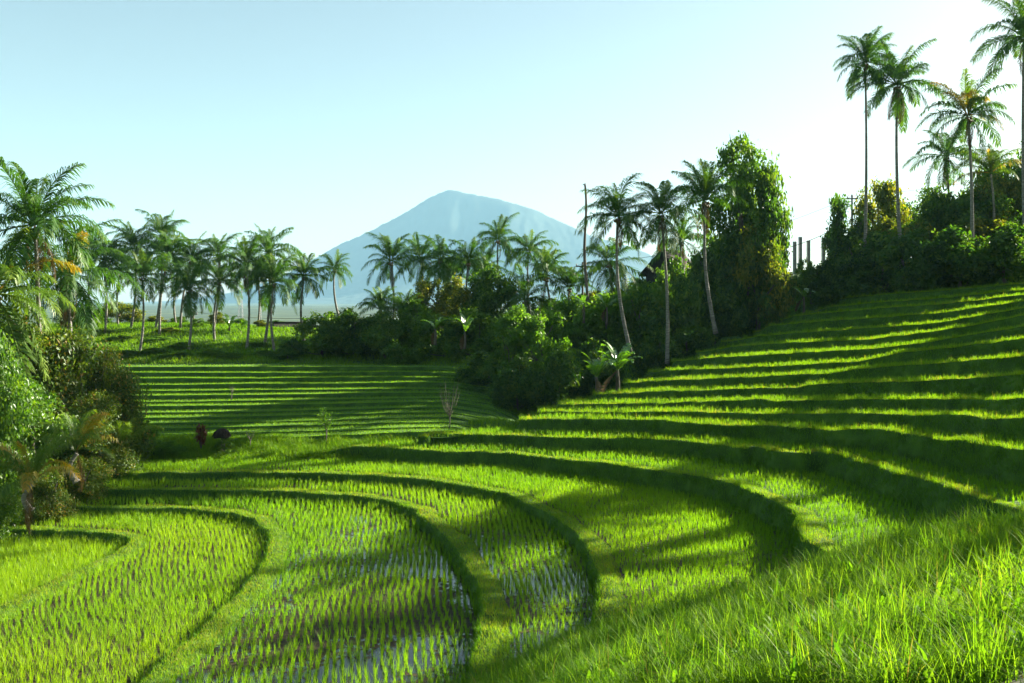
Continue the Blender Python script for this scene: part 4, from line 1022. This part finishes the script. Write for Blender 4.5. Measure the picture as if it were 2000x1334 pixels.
for lab, x, t, D, wd, k, m in [
 ('olive tree behind the left knoll palms', 232, 590, 112, 90, 'broad', 'leaf_olive'),
 ('knoll bush at the foot of the straight left palm', 200, 655, 100, 60, 'bush', 'leaf_mid'),
 ('bright round bush on the knoll crest behind the low crowned palm', 388, 622, 106, 40, 'feather', 'leaf_bright'),
 ('dark bush on the crest between the two middle knoll palms', 425, 610, 110, 36, 'bush', 'leaf_olive'),
 ('olive bush on the crest right of the middle knoll palm', 508, 625, 110, 34, 'bush', 'leaf_olive'),
 ('low bright bush on the knoll slope at left', 300, 680, 91, 60, 'bush', 'leaf_mid'),
 ('low bright bush on the knoll slope below the crest gap', 415, 684, 90, 60, 'bush', 'leaf_mid'),
 ('low bush at the knoll foot below the low crowned palm', 345, 688, 89, 70, 'bush', 'leaf_mid'),
 ('low bush at the knoll foot next to the straight palm', 455, 690, 89, 60, 'bush', 'leaf_mid'),
 ('low bush at the knoll foot toward the house', 520, 684, 90, 60, 'bush', 'leaf_mid'),
 ('low bush at the left foot of the knoll', 248, 684, 89, 60, 'bush', 'leaf_mid'),
 ('shady bush between the two leftmost knoll trunks', 236, 662, 97, 50, 'bush', 'leaf_dark'),
 ('bright weedy bush in the middle of the knoll slope', 360, 668, 94, 55, 'bush', 'leaf_bright'),
 ('bright weedy bush left of the middle of the knoll slope', 308, 664, 97, 50, 'bush', 'leaf_bright'),
 ('bright weedy bush beside the straight palm trunk', 498, 668, 96, 50, 'bush', 'leaf_bright'),
 ('olive bush under the slanted knoll trunk', 330, 650, 102, 44, 'bush', 'leaf_olive'),
 ('dark low bush at the corner of knoll and hedge', 560, 684, 88, 60, 'bush', 'leaf_dark'),
 ('crest bush between the first two front row trunks', 272, 622, 114, 46, 'bush', 'leaf_mid'),
 ('crest bush under the tallest knoll palm', 306, 617, 116, 44, 'bush', 'leaf_olive'),
 ('crest bush in the wide sky gap', 352, 618, 116, 40, 'bush', 'leaf_mid'),
 ('crest bush behind the straight palm trunk', 466, 622, 114, 40, 'bush', 'leaf_mid'),
 ('crest bush next to the brick house', 540, 626, 114, 44, 'bush', 'leaf_dark'),
 ('crest bush behind the left most knoll palms', 196, 612, 116, 50, 'bush', 'leaf_dark'),
 ('dark tree behind the near left palms', 150, 600, 100, 70, 'broad', 'leaf_dark')]:
    tree('knoll_bush', lab, 'bush', x, t, D, wd, k, m, GK, None, 'stem', 'foliage')

# ------------------------------------------------------------------ bananas, small plants
def banana_leaf_mesh(seed):
    rs = np.random.default_rng(seed); n = 22; L = 2.1; s = np.linspace(0, 1, n)
    ang = R(72) - R(rs.uniform(40, 95)) * s ** 1.5
    x = np.concatenate([[0], np.cumsum(np.cos(ang[:-1]) * L / (n - 1))]); z = np.concatenate([[0], np.cumsum(np.sin(ang[:-1]) * L / (n - 1))])
    wdt = 0.30 * np.clip(np.sin(np.clip((s - 0.12) / 0.88, 0, 1) * math.pi) ** 0.55, 0.02, 1)
    mb = MB(); mb.tube(np.column_stack([x, 0 * x, z]), np.linspace(0.035, 0.008, n), 4, 0.9)
    for sg in (-1, 1):
        V = []; f = []
        for i in range(n - 1):
            tear = rs.random() < 0.3; g_ = 0.35 if tear else 0.0
            for (q_, e) in ((i, 0), (i + 1, -g_)):
                sx = x[i] + (x[i + 1] - x[i]) * (q_ - i + e); sz = z[i] + (z[i + 1] - z[i]) * (q_ - i + e)
                V.append((x[q_], 0, z[q_])); V.append((sx + 0.05, sg * wdt[q_] * 0.9, sz + 0.10 * wdt[q_] / 0.3 - (0.1 if tear else 0)))
            k = len(V) - 4; f.append((k, k + 1, k + 3, k + 2))
        mb.add(V, None, f, float(rs.uniform(0.3, 0.8)))
    return mb.me('banana_leaf', M['banana'], False)
BL = [banana_leaf_mesh(i) for i in range(5)]
def banana(label, px, py, D, hst, size, n, group):
    b = P(px, py, D); o = bpy.data.objects.new('banana_plant', None); COL.objects.link(o); o.location = b
    mb = MB(); mb.tube([(0, 0, -0.3), (0.03, 0, hst * 0.5), (0, 0.02, hst)], [0.15 * size, 0.12 * size, 0.08 * size], 8)
    link('stem', mb.me('banana_stem', M['bark']), o)
    for i in range(n):
        l = link('leaf', random.choice(BL), o); l.location = (0, 0, hst * 0.95); l.rotation_euler = (random.uniform(-0.2, 0.2), random.uniform(-0.25, 0.5), i * 2.4 + random.uniform(-0.3, 0.3))
        sc = size * random.uniform(0.8, 1.1); l.scale = (sc, sc, sc)
        if i == n - 1 and n > 6: l.rotation_euler[1] = 1.9; setmat(l, M['frond_dry']); l['label'] = 'withered brown leaf'
    tag(o, label, 'banana plant', group); return o
GBN = 'banana plants in the valley'
banana('sunlit banana plant with broad upright leaves by the terrace edge', 1206, 772, 66, 1.9, 1.2, 13, GBN)
banana('darker banana plant left of the sunlit one', 1165, 778, 67, 1.6, 1.05, 11, GBN)
banana('banana plant with tall leaves below the bare dead trunk', 1140, 625, 88, 1.4, 0.9, 7, GBN)
banana('banana plant right of the dead trunk in the bright bushes', 1185, 628, 87, 1.4, 0.85, 7, GBN)
banana('banana plant on the hedge below the olive tree', 850, 668, 86, 1.3, 0.9, 7, GBN)
banana('banana plant on the hedge below the yellowish tree', 908, 675, 84, 1.3, 0.9, 7, GBN)
banana('banana plant at the bend of the top terraces', 1570, 610, 90, 1.6, 0.9, 7, GBN)
banana('small banana plant on the knoll crest', 448, 652, 104, 0.9, 0.9, 7, GBN)
banana('small banana plant on the knoll crest near the house', 470, 660, 103, 0.8, 0.8, 7, GBN)

def twiggy(name, label, cat, px, py, D, h, n, spread, seed, leaf=None, group=None):
    rs = np.random.default_rng(seed); b = P(px, py, D); o = bpy.data.objects.new(name, None); COL.objects.link(o); o.location = b
    mb = MB(); tips = []
    mb.tube([(0, 0, -0.2), (0.03, 0, h * 0.3)], [0.04, 0.03], 6)
    for i in range(n):
        a = rs.uniform(0, 6.28); r = spread * rs.uniform(0.4, 1); st = h * rs.uniform(0.15, 0.35)
        e = np.array([r * math.cos(a), r * math.sin(a), h * rs.uniform(0.7, 1.0)]); m_ = np.array([r * 0.6 * math.cos(a), r * 0.6 * math.sin(a), st + (e[2] - st) * 0.45])
        mb.tube([(0.02, 0, st), m_, e], [0.016, 0.011, 0.004], 5); tips += [m_, e, (m_ + e) / 2]
    link('stem', mb.me('twigs', M['bark']), o)
    if leaf:
        lb = [(t[0], t[1], t[2], 0.22, 0.22, 0.16) for t in tips]
        link('foliage', crown_mesh('sapling_leaves', lb, leaf, 0.16, seed, 12, 0.10, norm=False), o)
    tag(o, label, cat, group); return o
twiggy('bare_shrub', 'leafless shrub of thin pale stems at the left of the far field', 'shrub', 272, 850, 56.5, 2.9, 12, 0.85, 1, group='leafless shrubs')
twiggy('bare_shrub', 'tall leafless shrub in front of the shaded grass slope', 'shrub', 878, 838, 60, 3.4, 16, 0.9, 2, group='leafless shrubs')
twiggy('bare_shrub', 'small leafless bush standing among the far terraces', 'shrub', 452, 776, 71, 1.0, 8, 0.25, 3, group='leafless shrubs')
twiggy('bare_shrub', 'short twiggy plant right of the thatched cap', 'shrub', 488, 868, 57, 1.0, 9, 0.35, 4, group='leafless shrubs')
twiggy('leafy_sapling', 'slender sapling with loose leaves at the near edge of the far field', 'sapling', 637, 858, 57.5, 1.9, 8, 0.35, 5, leaf=420)
tree('leafy_bush', 'bright feathery bush at the left corner of the far field', 'bush', 290, 825, 56, 56, 'feather', 'leaf_bright', GN, 885, 'stem', 'foliage')
tree('leafy_bush', 'low bright bush right of the feathery corner bush', 'bush', 332, 862, 56, 60, 'bush', 'leaf_bright', GN, 893, 'stem', 'foliage')
tree('leafy_bush', 'low weedy bush right under the thatched cap', 'bush', 441, 857, 56.2, 46, 'feather', 'leaf_mid', GN, 893, 'stem', 'foliage')
tree('leafy_bush', 'tiny light bush on the terrace edge right of the sunlit banana', 'bush', 1267, 728, 70, 24, 'feather', 'leaf_bright', GN, 752, 'stem', 'foliage')
# red leaved ti plant
def red_plant():
    b = P(393, 885, 56.5); o = bpy.data.objects.new('red_leaf_plant', None); COL.objects.link(o); o.location = b
    mb = MB(); rs = np.random.default_rng(8)
    for i in range(4): mb.tube([(0, 0, -0.1), (rs.normal(0, 0.05), rs.normal(0, 0.05), 0.8), (rs.normal(0, 0.12), rs.normal(0, 0.12), 1.5 + 0.2 * rs.random())], [0.03, 0.025, 0.02], 5)
    link('stem', mb.me('red_plant_stem', M['bark']), o)
    base = np.column_stack([rs.normal(0, 0.12, 130), rs.normal(0, 0.12, 130), rs.uniform(0.5, 1.55, 130)])
    V, f3, f4, r = blades(base, rs.uniform(0.3, 0.55, 130), rs.uniform(0, 6.28, 130), rs.uniform(0.3, 1.7, 130), np.full(130, 0.15), np.clip(rs.normal(0.5, 0.3, 130), 0, 1), 3)
    link('foliage', mesh('red_leaves', V, [f3, f4], M['leaf_red'], False, {'rnd': r}), o)
    tag(o, 'red leaved upright plant at the near edge of the far field', 'plant')
red_plant()
def thatch_cap():
    b = P(433, 880, 56.6); o = bpy.data.objects.new('thatched_cap', None); COL.objects.link(o); o.location = b
    mb = MB(); mb.tube([(0, 0, -0.2), (0.02, 0, 0.95)], [0.05, 0.045], 7); link('post', mb.me('cap_post', M['bark']), o)
    rs = np.random.default_rng(4); n = 900
    a = rs.uniform(0, 6.28, n); s = rs.random(n)
    mb = MB()
    th = np.linspace(0, 2 * math.pi, 18, endpoint=False); prof = [(0.02, 1.36), (0.18, 1.34), (0.36, 1.22), (0.48, 1.02), (0.52, 0.84), (0.44, 0.80), (0.2, 0.95)]
    V = [(r * (1 + 0.08 * math.sin(5 * t)) * math.cos(t), r * (1 + 0.08 * math.sin(5 * t)) * math.sin(t), z + 0.03 * math.sin(3 * t)) for r, z in prof for t in th]
    f = [(i * 18 + j, i * 18 + (j + 1) % 18, (i + 1) * 18 + (j + 1) % 18, (i + 1) * 18 + j) for i in range(len(prof) - 1) for j in range(18)]
    mb.add(V, None, f)
    for i in range(260):
        t = rs.uniform(0, 6.28); r = rs.uniform(0.1, 0.5); z = np.interp(r, [0.02, 0.18, 0.36, 0.48, 0.52], [1.36, 1.34, 1.22, 1.02, 0.86])
        d = np.array([math.cos(t), math.sin(t), 0]); p = d * r + np.array([0, 0, z + 0.01])
        mb.tube([p, p + d * 0.09 + np.array([0, 0, -0.08]), p + d * 0.12 + np.array([0, 0, -0.22])], [0.012, 0.01, 0.003], 3, cap=False)
    link('thatch', mb.me('cap_thatch', M['thatch']), o)
    tag(o, 'dark domed thatch cap on a post at the near edge of the far field', 'shelter')
thatch_cap()

# ------------------------------------------------------------------ dead trunk, poles, wires, pillars, houses, masts
def dead_trunk():
    D = 92; b = P(1146, 640, D); t = P(1142, 362, D) - b; o = bpy.data.objects.new('dead_palm_trunk', None); COL.objects.link(o); o.location = b
    mb = MB(); n = 30; s = np.linspace(0, 1, n); rs = np.random.default_rng(5)
    pts = np.column_stack([t[0] * s + 0.12 * np.sin(s * 9), 0 * s, t[2] * s]); mb.tube(pts, np.interp(s, [0, 0.9, 1], [0.17, 0.11, 0.10]) * (1 + 0.14 * rs.random(n)), 7)
    link('trunk', mb.me('dead_trunk', M['bark']), o)
    mb = MB(); mb.tube([(t[0], 0, t[2] - 0.1), (t[0] + 0.05, 0, t[2] + 0.15), (t[0] - 0.22, 0.05, t[2] + 0.05)], [0.12, 0.10, 0.03], 6); mb.tube([(t[0], 0, t[2] - 0.5), (t[0] + 0.16, 0.05, t[2] - 0.75)], [0.06, 0.02], 5)
    link('broken_top', mb.me('broken_top', M['bark']), o)
    tag(o, 'bare crownless palm trunk rising thin and straight above the bushes', 'dead palm')
dead_trunk()
def pole(label, px, top, base, D, arm):
    b = P(px, base, D); h = (base - top) / F * D; o = bpy.data.objects.new('utility_pole', None); COL.objects.link(o); o.location = b
    mb = MB(); mb.tube([(0, 0, -0.5), (0, 0, h)], [0.15, 0.10], 8); link('post', mb.me('pole_post', M['bark']), o)
    mb = MB(); mb.box((0, -0.13, h - 0.5), (arm, 0.12, 0.14)); link('crossarm', mb.me('pole_arm', M['bark'], False), o)
    for s in (-0.45, 0, 0.45):
        mb = MB(); mb.tube([(s * arm, -0.13, h - 0.43), (s * arm, -0.13, h - 0.3), (s * arm, -0.13, h - 0.2)], [0.05, 0.08, 0.04], 8); link('insulator', mb.me('insulator', M['concrete']), o)
    tag(o, label, 'utility pole', 'utility poles'); return b + np.array([0, -0.13, h - 0.2])
a1 = pole('utility pole with crossarm just left of the bare dead trunk', 1138, 512, 640, 106, 1.6)
a2 = pole('utility pole behind the leftmost tall hilltop palm', 1664, 380, 520, 106, 1.3)
a3 = pole('utility pole between the knoll palms', 378, 606, 650, 118, 1.1)
def wire(label, p0, p1, sag, r=0.022):
    s = np.linspace(0, 1, 24)[:, None]; pts = np.array(p0) * (1 - s) + np.array(p1) * s; pts[:, 2] -= sag * 4 * (s * (1 - s))[:, 0]
    mb = MB(); mb.tube(pts, r, 4); o = link('power_line', mb.me('power_line', M['wire'])); tag(o, label, 'power line', 'power lines')
wire('power line sagging from the knoll pole to the pole by the dead trunk', a3, a1, 3.0)
wire('power line rising from the dead trunk pole to the hilltop pole', a1, a2, 1.5)
wire('thin cable slanting above the concrete pillars to the hilltop pole', P(1545, 482, 108), a2 - np.array([0, 0, 2.6]), 0.3, 0.035)
wire('power line from the hilltop pole out past the right edge', a2, P(2150, 300, 120), 0.8)
for lab, px, t, wd in [('leftmost short concrete pillar of the unfinished building', 1552, 472, 9), ('tallest concrete pillar of the unfinished building', 1563, 463, 9), ('concrete pillar right of the tallest one', 1579, 470, 9), ('concrete pillar standing apart at the right', 1608, 464, 9)]:
    D = 112; b = P(px, 520, D); h = (520 - t) / F * D; mb = MB(); ww = wd * 0.6 / F * D
    mb.box((0, 0, h / 2 - 0.5), (ww, ww, h + 1), 0.5, 0.2)
    for q_ in (-1, 1):
        for q2 in (-1, 1): mb.tube([(q_ * ww * 0.3, q2 * ww * 0.3, h), (q_ * ww * 0.3, q2 * ww * 0.3, h + 0.16)], 0.012, 4)
    mb.box((0, 0, h - 0.12), (ww * 1.05, ww * 1.05, 0.05), 0.5, 0.2)
    o = link('concrete_pillar', mb.me('concrete_pillar', M['concrete'], False), None, b); tag(o, lab, 'pillar', 'pillars of the unfinished building')

def house(label, px, py_base, D, L, W, H, rise, rot, wallm, cat='house'):
    b = P(px, py_base, D); o = bpy.data.objects.new('village_house', None); COL.objects.link(o); o.location = b; o.rotation_euler.z = rot
    mb = MB(); x, y = L / 2, W / 2
    mb.add([(-x, -y, -1), (x, -y, -1), (x, y, -1), (-x, y, -1), (-x, -y, H), (x, -y, H), (x, y, H), (-x, y, H), (-x, 0, H + rise), (x, 0, H + rise)],
           [(4, 8, 7), (5, 6, 9)], [(0, 1, 5, 4), (1, 2, 6, 5), (2, 3, 7, 6), (3, 0, 4, 7)])
    link('wall', mb.me('house_wall', wallm, False), o)
    mb = MB(); e = 0.6; sl = rise / y
    for sg in (-1, 1):
        V = [(-x - e, sg * (y + e), H - sl * e + 0.06), (x + e, sg * (y + e), H - sl * e + 0.06), (x + e, 0, H + rise + 0.06), (-x - e, 0, H + rise + 0.06)]
        V += [(a, b_, c + 0.16) for a, b_, c in V]
        mb.add(V, None, [(0, 1, 2, 3), (4, 5, 6, 7), (0, 1, 5, 4), (1, 2, 6, 5), (2, 3, 7, 6), (3, 0, 4, 7)])
    rf = link('roof', mb.me('house_roof', M['tile'], False), o)
    mb = MB(); mb.tube([(-x - e, 0, H + rise + 0.24), (x + e, 0, H + rise + 0.24)], 0.14, 6); link('ridge', mb.me('roof_ridge', M['tile']), rf)
    mb = MB(); mb.box((0.2 * L, -y - 0.02, 1.0), (0.9, 0.1, 2.0)); link('door', mb.me('house_door', M['dark'], False), o)
    for q_ in (-0.25,):
        mb = MB(); mb.box((q_ * L, -y - 0.02, 1.5), (1.0, 0.1, 0.9)); link('window', mb.me('house_window', M['dark'], False), o)
    tag(o, label, cat, 'village houses')
house('small brick house half hidden between knoll palms and hedge', 574, 672, 112, 3.6, 3.0, 1.6, 0.8, 0.3, M['brick'])
house('dark gabled roof showing behind the second pale palm', 1312, 558, 106, 4.2, 4.5, 1.6, 2.2, 0.9, M['dark'])

def mast(label, px, top, base, D):
    b = P(px, base, D); h = (base - top) / F * D; o = bpy.data.objects.new('lattice_mast', None); COL.objects.link(o); o.location = b
    mb = MB(); w0, w1 = h * 0.055, h * 0.02
    cor = [(-1, -1), (1, -1), (1, 1), (-1, 1)]
    for cx_, cy_ in cor: mb.tube([(cx_ * w0, cy_ * w0, -2), (cx_ * w1, cy_ * w1, h)], h * 0.004, 4)
    n = 9
    for i in range(n):
        za, zb = h * i / n, h * (i + 1) / n; wa = w0 + (w1 - w0) * i / n; wb = w0 + (w1 - w0) * (i + 1) / n
        for j in range(4):
            c1, c2 = cor[j], cor[(j + 1) % 4]
            mb.tube([(c1[0] * wa, c1[1] * wa, za), (c2[0] * wb, c2[1] * wb, zb)], h * 0.0025, 3); mb.tube([(c2[0] * wa, c2[1] * wa, za), (c1[0] * wb, c1[1] * wb, zb)], h * 0.0025, 3)
    link('lattice', mb.me('mast_lattice', M['steel'], False), o)
    mb = MB()
    for z in (0.72, 0.84): mb.box((0, 0, h * z), (h * 0.16, h * 0.01, h * 0.012))
    link('crossarm', mb.me('mast_arm', M['steel'], False), o)
    tag(o, label, 'lattice mast', 'lattice masts on the plain')
mast('distant lattice mast seen between the straight palm and its left neighbour', 470, 556, 640, 420)
mast('distant lattice mast seen right of the straight knoll palm', 508, 585, 640, 520)

# trees just outside the frame at the right whose shade falls on the paddies
GO = 'palms on the slope beyond the right edge'
for i, (x_, y_, zc, sz, lab) in enumerate([(44, 66, 22.5, 1.0, 'palm beyond the right edge, above the upper terraces'), (40, 56, 20.5, 1.0, 'palm beyond the right edge, beside the terraces'),
     (37, 46, 18.5, 0.95, 'palm beyond the right edge, nearer the bank'), (53, 73, 26, 1.1, 'highest palm beyond the right edge'), (29, 40, 17.5, 0.9, 'low palm beyond the right edge, next to the bank'),
     (23, 31, 15.5, 0.85, 'lowest palm beyond the right edge, over the tall grass'), (26, 26, 15.5, 0.85, 'palm beyond the right edge, nearest the camera')]):
    palm(lab, 1000 + x_ / y_ * F, HY - (zc - EYE) / y_ * F, y_, None, None, sz, 26, group=GO, style='full', dry=0)
for x_, y_, h_, w_, lab in [(55, 76, 10, 8, 'dense tree beyond the right edge at the end of the ridge'), (61, 70, 11, 8, 'dense tree beyond the right edge, second along the ridge')]:
    zl_ = float(land(x_, y_)[0]); tree('broadleaf_tree', lab, 'tree', 1000 + x_ / y_ * F, HY - (zl_ + h_ - EYE) / y_ * F, y_, w_ / y_ * F, 'broad', 'leaf_mid', 'trees beyond the right edge')

for x_, y_, h_, w_, lab in [(25.5, 28.5, 6.5, 4.5, 'leafy tree beyond the right edge, shading the bank'), (34, 31, 8, 5, 'leafy tree beyond the right edge, behind the one that shades the bank')]:
    zl_ = float(land(x_, y_)[0]); tree('broadleaf_tree', lab, 'tree', 1000 + x_ / y_ * F, HY - (zl_ + h_ - EYE) / y_ * F, y_, w_ / y_ * F, 'broad', 'leaf_mid', 'trees beyond the right edge')

# ------------------------------------------------------------------ haze over the whole place
mb = MB(); mb.box((0, 4970, 530), (14000, 10900, 1112))
hm, ht, hout = nmat('haze'); pv = ht.nodes.new('ShaderNodeVolumePrincipled'); pv.inputs['Density'].default_value = 0.75e-4; pv.inputs['Color'].default_value = (0.33, 0.61, 0.82, 1)
pv.inputs['Anisotropy'].default_value = 0.0
ht.links.new(pv.outputs[0], hout.inputs['Volume'])
o = link('haze', mb.me('haze', hm, False)); tag(o, 'pale blue morning haze filling the valley and plain', 'haze', kind='stuff')
print('rice blades', nrice, 'objects', len(bpy.data.objects))
